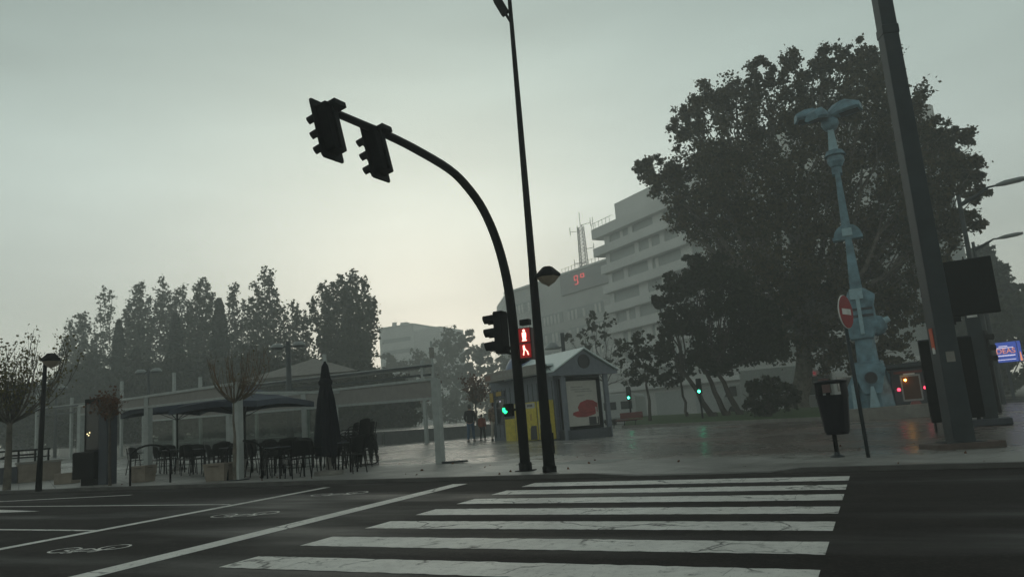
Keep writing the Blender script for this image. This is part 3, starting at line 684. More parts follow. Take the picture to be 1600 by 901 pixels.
q = MB(); q.box(X0 - .24, X0 + .2, -.28, .2, zg - .05, zg + .28); q.lathe([(.001, -.42), (.26, -.32), (.38, -.1), (.38, .1), (.26, .32), (.001, .4)], 16, c=(X0, 0, zg + .68)); q.build('lower_bulb', 'teal', t)
q = MB(); q.lathe([(.5, zg + .86), (.36, zg + 1.1), (.1, zg + 1.2)], 14, c=(X0, 0, 0)); q.build('cowl', 'teal', t)
q = MB(); q.prism([(X0 - .24, zg + 1.05), (X0 + .2, zg + 1.05), (X0 + .1, zi + .2), (X0 - .12, zi + .2)], -.16, .12, 'y'); q.build('neck', 'teal_pale', t)
q = MB(); q.lathe([(.001, -.4), (.26, -.3), (.40, -.05), (.38, .15), (.2, .3), (.001, .36)], 16, c=(X0, 0, zi + .35)); q.build('top_bulb', 'teal', t, True)
zt_ = zi + .72
for ang, up_, ln in ((196, .05, 1.5), (40, .75, 1.45), (-12, .10, 1.45), (235, -.30, 1.3), (150, .55, 1.3)):
    mt = Matrix.Translation((X0, 0, zt_)) @ Matrix.Rotation(R_(ang), 4, 'Z') @ Matrix.Rotation(-up_ * .6, 4, 'Y')
    q = MB(); secs = [(0.05, .22, .16), (.35, .30, .30), (.75, .50, .40), (1.2 * ln / 1.6, .50, .36), (ln, .38, .20)]; vs = []
    for x, hw, hz in secs:
        for yy, zz in ((-hw, -.03), (-hw * .55, hz), (hw * .55, hz), (hw, -.03), (hw * .8, -.12), (-hw * .8, -.12)): vs.append(mt @ Vector((x, yy, zz)))
    fs = [tuple(range(5, -1, -1)), tuple(range(24, 30))] + [(i * 6 + k, i * 6 + (k + 1) % 6, (i + 1) * 6 + (k + 1) % 6, (i + 1) * 6 + k) for i in range(4) for k in range(6)]
    q.add(vs, fs); lh = q.build('lamp_head', 'teal', t)
    q = MB(); q.box(.5, ln * .92, -.26, .26, -.15, -.122, mt); q.build('lamp_lens', 'kioskdark', lh)

# ------------------------------------------------------------------ kiosk
KB = Vector((-12.05, 30.1, 0)); KB.z = pl(KB.x, KB.y) - .05
ka = math.atan2(-.57, .82)
t = thing('kiosk', 'grey street kiosk with pale gabled roof and yellow machines behind the signal mast', 'kiosk', KB, ka)
Kinv = (Matrix.Translation(KB) @ Matrix.Rotation(ka, 4, 'Z')).inverted()
LX = -5.4
q = MB(); q.box(LX, 0, .0, 2.4, .12, 2.78); q.build('wall', 'kiosk', t); q = MB(); q.box(LX - .1, -3.32, -.02, 2.5, 2.785, 3.1); q.build('flat_roof', 'kiosk', t)
q = MB(); q.box(LX - .06, .06, -.06, 2.46, 0, .125); q.build('footing', 'kioskdark', t)
q = MB()
for i in range(15): q.box(LX + .2 + i * .39, LX + .225 + i * .39, -.022, 0.0, .3, 2.5)
q.build('wall_ribs', 'kioskdark', t)
# gabled roof with overhangs
HE, HR = 2.80, 3.72
def slope(y0, y1, z0, z1, nm):
    q = MB(); vs = [(-3.3, y0, z0), (.75, y0, z0), (.75, y1, z1), (-3.3, y1, z1)]; q.add(vs + [(x, y, z + .06) for x, y, z in vs], [(0, 3, 2, 1), (4, 5, 6, 7), (0, 1, 5, 4), (1, 2, 6, 5), (2, 3, 7, 6), (3, 0, 4, 7)])
    return q.build(nm, 'roofmetal', t)
slope(-.45, 1.2, HE, HR, 'roof'); slope(2.85, 1.2, HE, HR, 'roof')
q = MB(); q.prism([(-.40, HE - .02), (2.8, HE - .02), (1.2, HR - .06)], .30, .62, 'x'); gb = q.build('gable', 'kiosk', t)
q = MB(); q.box(.28, .70, -.45, 2.85, HE - .16, HE - .02); q.build('eave_beam', 'kiosk', t)
MB().lathe([(.30, 0), (.30, .03), (.25, .03), (.25, .012), (.001, .012)], 28, mtx=Matrix.Translation((.62, 1.2, HE + .40)) @ Matrix.Rotation(R_(90), 4, 'Y')).build('round_vent', 'ink', gb)
for y in (.10, 2.25):
    q = MB(); q.box(.5, .62, y - .1, y + .1, 0, HE - .16); q.build('corner_post', 'kiosk', t)
q = MB(); q.box(0, .62, .1, 2.3, 0, .42); q.build('end_plinth', 'kioskdark', t)
q = MB(); q.box(.02, .30, .22, 2.15, .44, 2.55); pc = q.build('poster_case', 'blackplastic', t, bevel=.02)
q = MB(); q.box(.301, .306, .42, 1.95, .56, 2.42); q.build('poster', 'paper', pc)
q = MB()
for zz, y0, y1 in ((2.14, .62, 1.25), (2.04, .62, 1.6), (1.95, .8, 1.7), (1.78, .9, 1.3)): q.box(.3065, .308, y0, y1, zz, zz + .045)
q.build('poster_lettering', 'greytext', pc)
pr = random.Random(5)
for (pts_, z_) in (([(.62, 1.02), (.85, .92), (1.3, .90), (1.75, 1.0), (1.9, 1.1), (1.93, 1.45), (1.7, 1.58), (1.4, 1.62), (1.05, 1.52), (.9, 1.32), (.95, 1.18), (.66, 1.12)], 0),):
    q = MB(); q.prism(pts_, .307, .310, 'x'); q.build('poster_red_shape', 'redprint', pc)
q = MB(); q.prism([(1.02, 1.16), (1.3, 1.09), (1.68, 1.13), (1.9, 1.22), (1.9, 1.16), (1.68, 1.08), (1.3, 1.04), (1.0, 1.1)], .3105, .312, 'x'); q.build('poster_fold', mat('dark_red_print', (.2, .015, .015), .6), pc)
q = MB(); q.box(.307, .310, 1.42, 1.93, .57, .90); q.build('poster_dark_block', 'ink', pc)
q = MB(); q.box(.3105, .312, 1.80, 1.86, .62, 1.30); q.build('poster_strip', 'paper', pc)
# front canopy with lettered fascia
q = MB(); q.box(-4.65, .1, -.62, 0.02, 3.12, 3.2); cn = q.build('canopy', 'roofmetal', t)
q = MB(); q.box(-4.71, .16, -.70, -.62, 2.82, 3.22); q.box(-4.71, -4.65, -.62, 0.02, 2.82, 3.22); q.box(.1, .16, -.62, -.45, 2.82, 3.22); q.build('fascia', mat('beige_fascia', (.26, .245, .225), .6), cn)
lx_ = -3.8; q = MB()
for wd in (.10, .12, .08, .11, .10, .12, 0, .09, .09, 0, .12, .10, .11, .10, .12, .09, .11, 0, .10, .1, .12):
    if wd: q.box(lx_, lx_ + wd, -.706, -.701, 2.94, 3.09)
    lx_ += (wd + .035) if wd else .12
q.build('fascia_lettering', 'greytext', cn)
q = MB(); q.box(-4.6, -4.1, -.706, -.701, 2.9, 3.13); q.build('fascia_emblem', mat('faded_red', (.27, .15, .12), .6), cn)
# floodlight arm at the canopy end
q = MB(); q.tube([(.0, -.62, 3.2), (.0, -.62, 3.42)], .02, 6); q.box(-.12, .14, -.75, -.5, 3.4, 3.52); q.bar((.1, -.6, 3.42), (.5, -.42, 2.9), .03); q.build('floodlight', 'galv', t)
# dome on the roof
q = MB(); R0 = .98; q.lathe([(R0 * math.cos(R_(a)), 1.05 * math.sin(R_(a))) for a in range(0, 90, 9)] + [(.01, 1.05)], 28, c=(-4.1, 1.2, 3.1)); dm = q.build('dome', 'dome', t, True)
q = MB()
for rot in (0, 90):
    pts_ = [Matrix.Rotation(R_(rot + 35), 4, 'Z') @ Vector(((R0 + .015) * math.cos(R_(a)), 0, 1.07 * math.sin(R_(a)))) + Vector((-4.1, 1.2, 3.1)) for a in range(0, 181, 9)]
    q.tube(pts_, .03, 6)
q.build('dome_rib', 'white', dm)
q = MB(); q.lathe([(1.05, 0), (1.05, .1)], 28, c=(-4.1, 1.2, 3.09)); q.build('dome_curb', 'kiosk', dm)
# service window, sign, machines
q = MB(); q.box(-4.95, -4.15, -.03, .0, .95, 2.05); wn = q.build('window', 'glassdark', t)
q = MB(); q.box(-5.0, -4.1, -.05, -.031, .88, .95); q.box(-5.0, -4.1, -.05, -.031, 2.05, 2.1); q.build('frame', 'kioskdark', wn)
q = MB(); q.box(-4.6, -4.52, -.036, -.031, 1.93, 1.97); q.build('notice_light', 'screenwhite', wn)
q = MB(); q.box(-5.15, -4.1, -.06, 0, 2.16, 2.42); sg = q.build('hanging_sign', 'kioskdark', t)
q = MB(); q.box(-4.85, -4.35, -.066, -.061, 2.2, 2.4); q.build('sign_face', 'ochre', sg)
q = MB(); q.box(LX - .02, LX + .28, -.10, -.06, 1.95, 2.38); q.build('side_sign', 'ochre', t)
for i, xx in enumerate((-2.87, -1.93, -.95, -3.78)):
    q = MB(); q.box(xx, xx + .86, -.30, -.02, .12, 1.72 if i < 3 else 1.1); mc = q.build('vending_machine', 'yellow', t, bevel=.015)
    if i < 2:
        q = MB(); q.box(xx + .06, xx + .80, -.306, -.301, 1.46, 1.68); q.build('header', 'paper', mc)
        q = MB()
        for j in range(4): q.box(xx + .2 + j * .11, xx + .28 + j * .11, -.31, -.3065, 1.53, 1.62)
        q.build('header_lettering', 'ink', mc)
        q = MB(); q.box(xx + .34, xx + .52, -.306, -.301, .95, 1.22); q.build('notice', 'ochre', mc)
        q = MB(); q.prism([(xx + .28, .14), (xx + .82, .14), (xx + .82, .72), (xx + .42, .72), (xx + .34, .62)], -.306, -.301, 'y'); q.build('hatch', 'ink', mc)
    elif i == 2:
        q = MB(); q.box(xx + .12, xx + .24, -.306, -.301, .5, .95); q.box(xx + .42, xx + .55, -.306, -.301, .7, .82); q.build('notice', 'paper', mc)
        q = MB(); q.box(xx + .1, xx + .8, -.306, -.301, .14, .42); q.build('hatch', 'ink', mc)
    q = MB(); q.box(xx - .06, xx - .015, -.28, 0, 0, 1.75); q.build('side_frame', 'kiosk', mc)

# ------------------------------------------------------------------ pergola over the cafe terrace
PF = Vector((-14.1, 14.48, 0)); du = Vector((-.93, .368, 0)); dv = Vector((.368, .93, 0))
def pw(u, v, z=0): p = PF + du * u + dv * v; return Vector((p.x, p.y, 0))
t = thing('pergola', 'long white steel pergola with cream fabric fascia and smoked glass screens over the cafe terrace', 'pergola', (PF.x, PF.y, 0))
def loc_(u, v, z): return du * u + dv * v + Vector((0, 0, z))
def topz_(u, v): return 2.80 + .0335 * u - .02 * v      # top of the frame, follows the falling ground
def gzu(u, v): p = pw(u, v); return pl(p.x, p.y)
fr_posts = [0.0, 6.2, 13.2]; BV = 4.6
bk_posts = [-1.95, 3.6, 5.1, 10.0, 11.0, 16.5, 20.5]
for u in fr_posts:
    q = MB(); q.bar(loc_(u, 0, gzu(u, 0)), loc_(u, 0, topz_(u, 0)), .17, .17); po = q.build('post', 'white', t)
    q = MB(); q.bar(loc_(u, 0, gzu(u, 0)), loc_(u, 0, gzu(u, 0) + .02), .34); q.build('foot_plate', 'galv', po)
for u in bk_posts:
    q = MB(); q.bar(loc_(u, BV, gzu(u, BV)), loc_(u, BV, topz_(u, BV) + .02), .19 if u in (-1.95, 5.1, 11.0) else .12); po = q.build('post', 'white', t)
def beam(u0, v0, u1, v1, nm, m, h0, h1, off=0.0, wd=.12):
    q = MB(); a = loc_(u0, v0, 0); b_ = loc_(u1, v1, 0); n = (b_ - a).cross(Vector((0, 0, 1))).normalized() * wd / 2
    vs = []
    for p, (u, v) in ((a, (u0, v0)), (b_, (u1, v1))):
        for s in (-1, 1):
            for h in (h0, h1): vs.append(p + n * (s + off) + Vector((0, 0, topz_(u, v) + h)))
    q.add(vs, [(0, 1, 3, 2), (4, 6, 7, 5), (0, 4, 5, 1), (2, 3, 7, 6), (1, 5, 7, 3), (0, 2, 6, 4)]); return q.build(nm, m, t)
beam(-.1, 0, 13.3, 0, 'beam', 'white', -.02, .05); beam(-.05, 0, 13.25, 0, 'fabric_fascia', 'cream', -.27, -.02, 0, .05); beam(-.1, 0, 13.3, 0, 'beam', 'white', -.33, -.27)
beam(-2.0, BV, 20.6, BV, 'beam', 'white', -.02, .05); beam(-1.9, BV, 20.5, BV, 'fabric_fascia', 'cream', -.46, -.02, 0, .05); beam(-2.0, BV, 20.6, BV, 'beam', 'white', -.53, -.46)
beam(13.3, 0, 13.3, BV, 'side_beam', 'white', -.2, .05)
for u in (2.9, 6.2, 9.5): beam(u, 0, u, BV, 'cross_beam', 'white', -.12, -.04, 0, .08)
for i in range(len(bk_posts) - 1):
    u0, u1 = bk_posts[i] + .1, bk_posts[i + 1] - .1
    if u1 - u0 < .9 : continue
    q = MB(); a, b_ = loc_(u0, BV, 0), loc_(u1, BV, 0); n = dv * .012; vs = []
    for p, u in ((a, u0), (b_, u1)):
        for s in (-1, 1):
            for z in (gzu(u, BV) + .42, topz_(u, BV) - .53): vs.append(p + n * s + Vector((0, 0, z)))
    if i > 0:
        q.add(vs, [(0, 1, 3, 2), (4, 6, 7, 5), (0, 4, 5, 1), (2, 3, 7, 6), (1, 5, 7, 3), (0, 2, 6, 4)]); q.build('glass_screen', 'pglass', t)
        q = MB(); q.bar(a + Vector((0, 0, gzu(u0, BV) + .38)), b_ + Vector((0, 0, gzu(u1, BV) + .38)), .06, .09); q.build('rail', 'white', t)
q = MB(); q.bar(loc_(3.2, BV - .1, 1.35), loc_(3.2, BV - .1, 2.3), .62, .02, up=dv); q.build('notice_sheet', 'white', t)
q = MB(); p_ = loc_(-1.95, BV, gzu(-1.95, BV)); q.box(p_.x + .1, p_.x + .75, p_.y - .12, p_.y + .12, p_.z, p_.z + .05); q.build('foot_plate', 'galv', t)

# ------------------------------------------------------------------ parasols
def parasol(loc, name, label, half, rim, peak, rz):
    t = thing(name, label, 'parasol', loc, rz, 'open parasols under the pergola')
    MB().tube([(0, 0, 0), (0, 0, peak)], .03, 10).build('pole', 'black', t, True)
    q = MB(); c_ = [(-half, -half, rim), (half, -half, rim), (half, half, rim), (-half, half, rim)]; n = 6; vs = [(0, 0, peak)]; fs = []
    ring = []
    for i in range(4):
        a, b_ = Vector(c_[i]), Vector(c_[(i + 1) % 4])
        for k in range(n): u = k / n; p = a.lerp(b_, u); p.z += .10 * math.sin(math.pi * u); ring.append(p)
    m_ = len(ring)
    for j, f_ in enumerate((.33, .66, 1.0)):
        for p in ring: s = Vector((0, 0, peak)).lerp(p, f_); s.z -= .06 * math.sin(math.pi * f_); vs.append(tuple(s))
    for p in ring: vs.append((p.x, p.y, p.z - .16))
    for k in range(m_): fs.append((0, 1 + k, 1 + (k + 1) % m_))
    for j in range(3):
        for k in range(m_): a = 1 + j * m_ + k; b2 = 1 + j * m_ + (k + 1) % m_; fs.append((a, a + m_, b2 + m_, b2))
    q.add(vs, fs); o = q.build('canopy', 'canopy', t); s_ = o.modifiers.new('thick', 'SOLIDIFY'); s_.thickness = .008
    for i in range(4):
        q = MB(); q.bar((0, 0, peak - .1), (c_[i][0] * .97, c_[i][1] * .97, rim - .02), .025); q.bar((0, 0, rim - .35), (c_[i][0] * .5, c_[i][1] * .5, (rim + peak) / 2 - .12), .02); q.build('rib', 'black', t)
    MB().lathe([(.3, 0), (.3, .07), (.06, .1), (.05, .35)], 18).build('base', 'concrete', t)
    return t
u1 = at(383, 700, 17.6); parasol(onp(u1), 'parasol', 'open dark blue parasol whose pale slope rises above the fascia beside the bare pollard', 1.45, at(395, 629, 16.3).z - onp(u1).z + .05, at(410, 597, 17.6).z - onp(u1).z, R_(8))
u2 = at(277, 700, 19.2); parasol(onp(u2), 'parasol', 'open dark parasol seen from below between the second and third pergola posts', 1.35, at(277, 636, 18.2).z - onp(u2).z, at(277, 622, 19.2).z - onp(u2).z, R_(-20))
CU = onp(foot(514, 741))
t = thing('closed_parasol', 'tall closed black parasol standing folded at the right end of the cafe terrace', 'parasol', CU); t.scale = (.86, .86, 1)
MB().tube([(0, 0, 0), (0, 0, 2.72)], .035, 10).build('pole', 'black', t)
nn = 22; vs = []; fs = []; prof = [(.34, .42), (.36, .62), (.355, .9), (.30, 1.35), (.235, 1.8), (.165, 2.13), (.20, 2.16), (.21, 2.22), (.15, 2.3), (.10, 2.6), (.03, 2.7)]
q = MB(); q2 = MB()
for r, z in prof:
    for k in range(nn): a = 2 * math.pi * k / nn; rr = r * (1 + (.13 if k % 2 else -.10) * (1 if z < 2.1 else .4)); vs.append((rr * math.cos(a) , rr * .8 * math.sin(a), z + (.03 * math.sin(a * 3) if z < .5 else 0)))
for i in range(len(prof) - 1):
    for k in range(nn): k2 = (k + 1) % nn; fs.append((i * nn + k, i * nn + k2, (i + 1) * nn + k2, (i + 1) * nn + k))
q.add(vs, fs); q.build('folded_canopy', 'cloth_dark', t)
MB().lathe([(.40, 0), (.40, .09), (.08, .12), (.07, .42)], 20).build('base', 'concrete', t)

# ------------------------------------------------------------------ cafe chairs and tables
def chair_proto(loc, rz, label, group):
    t = thing('cafe_chair', label, 'chair', loc, rz, group)
    q = MB(); q.prism(rrect(.225, .22, .05, 3), .43, .455, 'z'); q.build('seat', 'blackplastic', t)
    q = MB(); vs = []; n = 8
    for z, yo in ((.50, .20), (.66, .235), (.80, .265), (.86, .275)):
        for i in range(n + 1):
            a = -1 + 2 * i / n; x = a * .22 * (1 - .12 * (z > .84)); vs.append((x, yo - .06 * a * a, z - (.03 * a * a if z > .84 else 0)))
    fs = [(j * (n + 1) + i, j * (n + 1) + i + 1, (j + 1) * (n + 1) + i + 1, (j + 1) * (n + 1) + i) for j in range(3) for i in range(n)]
    q.add(vs, fs); o = q.build('backrest', 'blackplastic', t); m_ = o.modifiers.new('thick', 'SOLIDIFY'); m_.thickness = .025
    for sx_ in (-1, 1):
        q = MB(); q.tube([(sx_ * .21, -.20, .43), (sx_ * .235, -.235, 0)], .014, 6); q.build('leg', 'black', t)
        q = MB(); q.tube([(sx_ * .20, .20, .43), (sx_ * .225, .27, 0)], .014, 6); q.build('leg', 'black', t)
        q = MB(); q.tube([(sx_ * .225, -.19, .44), (sx_ * .255, -.20, .62), (sx_ * .26, -.12, .665), (sx_ * .25, .12, .665), (sx_ * .215, .24, .68)], .015, 6); q.build('arm', 'black', t)
        q = MB(); q.tube([(sx_ * .205, .2, .43), (sx_ * .21, .22, .6), (sx_ * .2, .27, .84)], .013, 6); q.build('back_frame', 'black', t)
    return t
def table_proto(loc, rz, label, group):
    t = thing('cafe_table', label, 'table', loc, rz, group)
    q = MB(); q.prism(rrect(.37, .37, .04, 3), .715, .74, 'z'); q.build('tabletop', 'kioskdark', t)
    for a, b_ in ((-1, -1), (-1, 1), (1, -1), (1, 1)): q = MB(); q.tube([(a * .31, b_ * .31, 0), (a * .31, b_ * .31, .715)], .02, 8); q.build('leg', 'black', t)
    q = MB(); q.bar((-.31, 0, .68), (.31, 0, .68), .6, .03); q.build('apron', 'black', t)
    return t
GC = 'black chairs of the cafe terrace'; GT = 'square tables of the cafe terrace'; GS = 'stacked chairs beside the closed parasol'
tabs = [  # (u, v, phrase)
    (6.4, 0.95, 'the table just right of the second pergola post'), (8.3, 1.0, 'the table behind the thin russet tree'),
    (7.4, 3.2, 'the back table behind the second pergola post'), (4.5, 1.1, 'the table left of the concrete tub'),
    (3.0, 1.3, 'the table behind the concrete tub'), (4.6, 3.3, 'the back table under the left open parasol'),
    (2.3, 3.4, 'the back table under the right open parasol'), (0.5, 1.3, 'the table just right of the bare pollard'),
    (-.9, 0.75, 'the first table left of the closed parasol'), (-1.4, 1.9, 'the table behind the closed parasol'), (.4, 3.3, 'the back table right of the bare pollard')]
first_c = first_t = None
sides = [('road side', 0, -1), ('left side', -1, 0), ('back side', 0, 1), ('right side', 1, 0)]
cr_ = random.Random(11)
pa = math.atan2(-du.y, -du.x)
for ti, (u, v, ph) in enumerate(tabs):
    p = pw(u, v); loc = onp(p); lab = 'square dark cafe table, ' + ph.replace('the ', '', 1)
    if first_t is None: first_t = table_proto(loc, pa, lab, GT)
    else: dup(first_t, loc, pa + cr_.uniform(-.06, .06), lab)
    sel = [0, 1, 3] if ti in (0, 3, 4, 7) else ([0, 3] if ti in (1, 9) else ([1, 2, 3] if ti in (2, 5, 6, 10) else [1, 3]))
    for s in sel:
        nm, ax_, ay_ = sides[s]; dist = .52 + cr_.uniform(-.06, .1)
        lx2 = Vector((ax_ * dist, ay_ * dist, 0)); wl = Matrix.Rotation(pa, 3, 'Z') @ lx2
        pl_ = onp(p + wl + Vector((cr_.uniform(-.08, .08), cr_.uniform(-.05, .05), 0)))
        rz = pa + math.atan2(-ax_, ay_) + cr_.uniform(-.25, .25)
        lab = 'black chair on %s of %s' % (nm, ph.replace('the ', ''))
        if first_c is None: first_c = chair_proto(pl_, rz, lab, GC)
        else: dup(first_c, pl_, rz, lab)
stk = [(545, 729, 5, R_(-70), 'stack right behind the closed parasol'), (561, 729, 6, R_(-95), 'middle stack right of the closed parasol'), (571, 722, 5, R_(-80), 'rightmost stack beside the leaning hoop')]
ords = ['bottom', 'second', 'third', 'fourth', 'fifth', 'sixth']
for px, py, nk, rz, ph in stk:
    p = foot(px, py)
    for k in range(nk):
        o = dup(first_c, onp(p) + Vector((.018 * k, .0, .085 * k)), rz, 'black chair, %s from the ground in %s' % (ords[k] if k else 'lowest', ph)); o['group'] = GS
# menu case at the left end of the terrace
MC = foot(150, 757)
t = thing('menu_case', 'tall dark glass menu case on a squat black cabinet left of the terrace', 'display case', onp(MC), pa + .5)
q = MB(); q.box(-.32, .25, -.10, .10, .80, 2.25); cs = q.build('case', 'blackplastic', t, bevel=.02)
q = MB(); q.box(-.24, .17, -.106, -.101, .92, 2.12); q.build('pane', 'glassdark', cs)
q = MB(); q.box(.29, .56, -.22, .12, 0, 2.2); q.build('dark_column', 'kioskdark', t)
q = MB(); q.box(-.46, .26, -.34, .14, .18, .86); cb = q.build('cabinet', 'blackplastic', t, bevel=.03)
q = MB(); q.prism([(-.44, -.30), (.24, -.30), (.24, .10), (-.44, .10)], .861, .875, 'z'); q.build('lid', 'glassdark', cb)
q = MB(); q.box(-.3, .18, -.2, .1, 0, .18); q.build('foot', 'black', cb)
for (dx, dz) in ((-.20, 1.33), (-.15, 1.29), (-.12, 1.36)):
    q = MB(); q.lathe([(.001, -.018), (.018, 0), (.001, .018)], 8, c=(dx, -.115, dz)); q.build('lamp', 'warm_em', cs)
# hoops (bicycle stands)
hg = 'dark bent-tube hoops along the terrace'
def hoop(p, rz, label, wd=.75, h=.85, lean=0.0):
    t = thing('bicycle_hoop', label, 'bicycle stand', onp(p), rz, hg); pts_ = [(-wd / 2, 0, 0), (-wd / 2, lean * .5, h * .62)]
    for a in range(150, 29, -15): pts_.append((wd / 2 * 1.12 * math.cos(R_(a)), lean * (.5 + .5 * math.sin(R_(a))), h * .62 + h * .38 * math.sin(R_(a))))
    pts_ += [(wd / 2, lean * .5, h * .62), (wd / 2, 0, 0)]
    MB().tube(pts_, .025, 8).build('tube', 'black', t, True)
    return t
hoop(foot(235, 756), R_(50), 'dark tube hoop beside the second pergola post near the kerb', .9, .95)
hoop(foot(382, 749), R_(5), 'dark tube hoop just right of the bare pollard trunk', 1.0, .92)
hoop(foot(530, 738), R_(-15), 'dark tube hoop in front of the stacked chairs', .9, .9)
p = foot(575, 726); t = thing('leaning_hoop', 'thin bent tube lying against the right end of the stacked chairs', 'tube', onp(p), 0)
MB().tube([(-.3, 0, .02), (.25, 0, .03), (.38, 0, .12), (.36, 0, .2), (.12, 0, .66), (0, 0, .72)], .02, 8).build('tube', 'black', t, True)
# low things at the left
f1, f2 = foot(28, 754), foot(95, 748)
d_ = (f2 - f1); ang = math.atan2(d_.y, d_.x)
t = thing('low_wall', 'low tan stone wall with a black tube railing left of the menu case', 'wall', onp(f1), ang)
ln = d_.length
q = MB(); q.box(0, ln, 0, .35, -.05, .55); q.build('wall', 'tan', t, bevel=.01); q = MB(); q.box(-.03, ln + .03, -.03, .38, .55, .62); q.build('coping', 'concrete', t)
rr = MB()
for x in (.05, .5, ln - .55, ln - .3): rr.tube([(x, .3, .6), (x, .3, 1.0)], .03, 8)
rr.tube([(-1.1, .3, .98), (ln - .25, .3, .98)], .028, 8); rr.tube([(-1.1, .3, .76), (ln - .25, .3, .76)], .02, 8); rr.tube([(-.95, .1, .05), (-.5, .1, .75), (-.3, .1, .84), (.5, .1, .84)], .028, 8); rr.build('railing', 'black', t, True)
q = MB(); q.box(-.75, -.03, .0, .3, -.05, .5); q.build('dark_end', 'kioskdark', t)
fb = foot(105, 755); t0 = MB(); t0.prism(rrect(.27, .2, .02, 2), 0, .30, 'z'); o = t0.build('stone_block', 'tan', None, bevel=.015); o.location = onp(fb); o.rotation_euler = (0, 0, .3); tag(o, 'small pale stone block standing alone between low wall and menu case', 'stone block')
def tub(px, py, label, s=.33):
    p = foot(px, py); t = thing('planter_tub', label, 'planter', onp(p), .2)
    q = MB(); q.lathe([(s * .82, 0), (s, .42), (s * .9, .42), (s * .85, .36), (.001, .36)], 4, ph=R_(45)); q.build('tub', 'tan', t); q = MB(); q.lathe([(s * .86, .36), (.01, .40)], 10); q.build('soil', 'soil', t); return t
tub(345, 750, 'square tan concrete tub among the chairs left of the bare pollard', .42); tub(224, 752, 'square tan concrete tub at the foot of the second pergola post', .34)

# concrete cube seats behind the terrace
for i, (px, py, lab) in enumerate(((575, 690, 'pale cube seat right of the stacked chairs by the retaining wall'), (532, 692, 'pale cube seat seen between closed parasol and pergola post'), (430, 697, 'pale cube seat behind the terrace beside the dark lamp post'), (262, 712, 'pale cube seat behind the terrace at second back post'), (335, 706, 'pale cube seat behind the terrace left of the bare pollard'))):
    p = foot(px, py + 4); o = MB().box(-.45, .45, -.22, .22, 0, .42).build('stone_cube', 'white', None, bevel=.02); o.location = onp(p); o.rotation_euler = (0, 0, -.3); tag(o, lab, 'seat', 'pale block seats behind the terrace')
p = foot(594, 694); t = thing('slab_bench', 'dark slab bench at the left end of the retaining wall', 'bench', onp(p), -.3)
MB().box(-1.3, .6, -.3, .3, .42, .52).build('seat', 'darkwall', t); MB().box(.1, .5, -.25, .25, 0, .42).build('support', 'white', t); MB().box(-1.2, -.9, -.25, .25, 0, .42).build('support', 'darkwall', t)
# second, farther canopy structure with its masts
t = thing('far_pergola', 'long dim canopy frame with pale masts standing in the haze behind the cafe terrace', 'pergola', (0, 0, 0))
A_, B_ = at(58, 640, 38), at(672, 571, 34)
for i, px in enumerate((58, 112, 190, 272, 313, 400, 508, 660)):
    u = (px - 58) / 614; Y = 38 + (34 - 38) * u; py = 640 - 69 * u
    p = at(px, py, Y); g_ = pl(p.x, p.y); hgt = (1.2, 0.6, 1.3, 1.4, .9, 0.2, 1.3, .3)[i]
    q = MB(); q.bar((p.x, p.y, g_), (p.x, p.y, p.z + hgt), .16); q.build('mast', 'white', t)
q = MB(); q.bar(A_, B_, .35, .10); q.bar(A_ + Vector((0, 0, -.45)), B_ + Vector((0, 0, -.45)), .10, .10); q.build('roof_edge', 'galv', t)
q = MB(); off = Vector((-3.5, 4.5, 0.3)); vs = [A_, B_, B_ + off, A_ + off]; q.add(vs + [v + Vector((0, 0, .12)) for v in vs], [(0, 1, 2, 3), (4, 7, 6, 5), (0, 4, 5, 1), (1, 5, 6, 2), (2, 6, 7, 3), (3, 7, 4, 0)]); q.build('roof_sheet', 'white', t)
a, b_, c_ = at(380, 597, 40), at(492, 563, 42), at(560, 582, 40)
q = MB(); vs = [a, b_, c_, (a + c_) / 2 + Vector((0, 5, -.1))]; q.add(vs + [v + Vector((0, 0, .15)) for v in vs], [(0, 1, 2), (0, 2, 3), (0, 3, 1), (1, 3, 2), (4, 6, 5), (4, 7, 6), (4, 5, 7), (5, 6, 7)]); q.build('pitched_roof', 'concrete', t)
# utility pole
up_ = at(683, 690, 44.0); g_ = pl(up_.x, 44) + 0
t = thing('utility_pole', 'slim pale utility pole with a small box near its top behind the pergola end', 'pole', (up_.x, 44, g_))
tz = at(681, 532, 44).z - g_
MB().tube([(0, 0, 0), (0, 0, tz)], [.12, .07], 8).build('post', 'white', t); q = MB(); q.box(-.13, .13, -.1, .1, tz - 1.1, tz - .4); q.build('box', 'concrete', t); q = MB(); q.box(-.5, .5, -.03, .03, tz * .55, tz * .55 + .1); q.box(-.5, .5, -.03, .03, tz * .6, tz * .6 + .08); q.build('crossarm', 'concrete', t)

# ------------------------------------------------------------------ double dome lamps and other lamps
LG = 'twin dome lamps in the square'
def twin(px, pyb, pyt, Y, label, arm=.62, thick=.11, first=[None]):
    p = at(px, pyt, Y); g = pl(p.x, p.y); h = p.z - g
    t = thing('twin_dome_lamp', label, 'street lamp', (p.x, p.y, g), R_(15), LG)
    MB().tube([(0, 0, 0), (0, 0, h + .25)], [thick, thick * .6], 12).build('column', 'galv', t, True)
    q = MB(); q.bar((-arm, 0, h), (arm, 0, h), .07, .08); q.build('crossarm', 'galv', t)
    for s in (-1, 1):
        o = MB().lathe([(.01, .20), (.2, .17), (.34, .06), (.36, -.02), (.34, -.06)], 18, c=(s * arm, 0, h + .02)).build('dome', 'domeglass', t, True)
        MB().lathe([(.37, -.05), (.25, -.12), (.1, -.14)], 18, c=(s * arm, 0, h + .02)).build('shade', 'galv', o)
    return t
twin(450, 700, 541, 33, 'thick twin dome lamp rising behind the open parasol', .62, .20)
twin(232, 700, 581, 36, 'twin dome lamp behind the second pergola post', .55, .12)
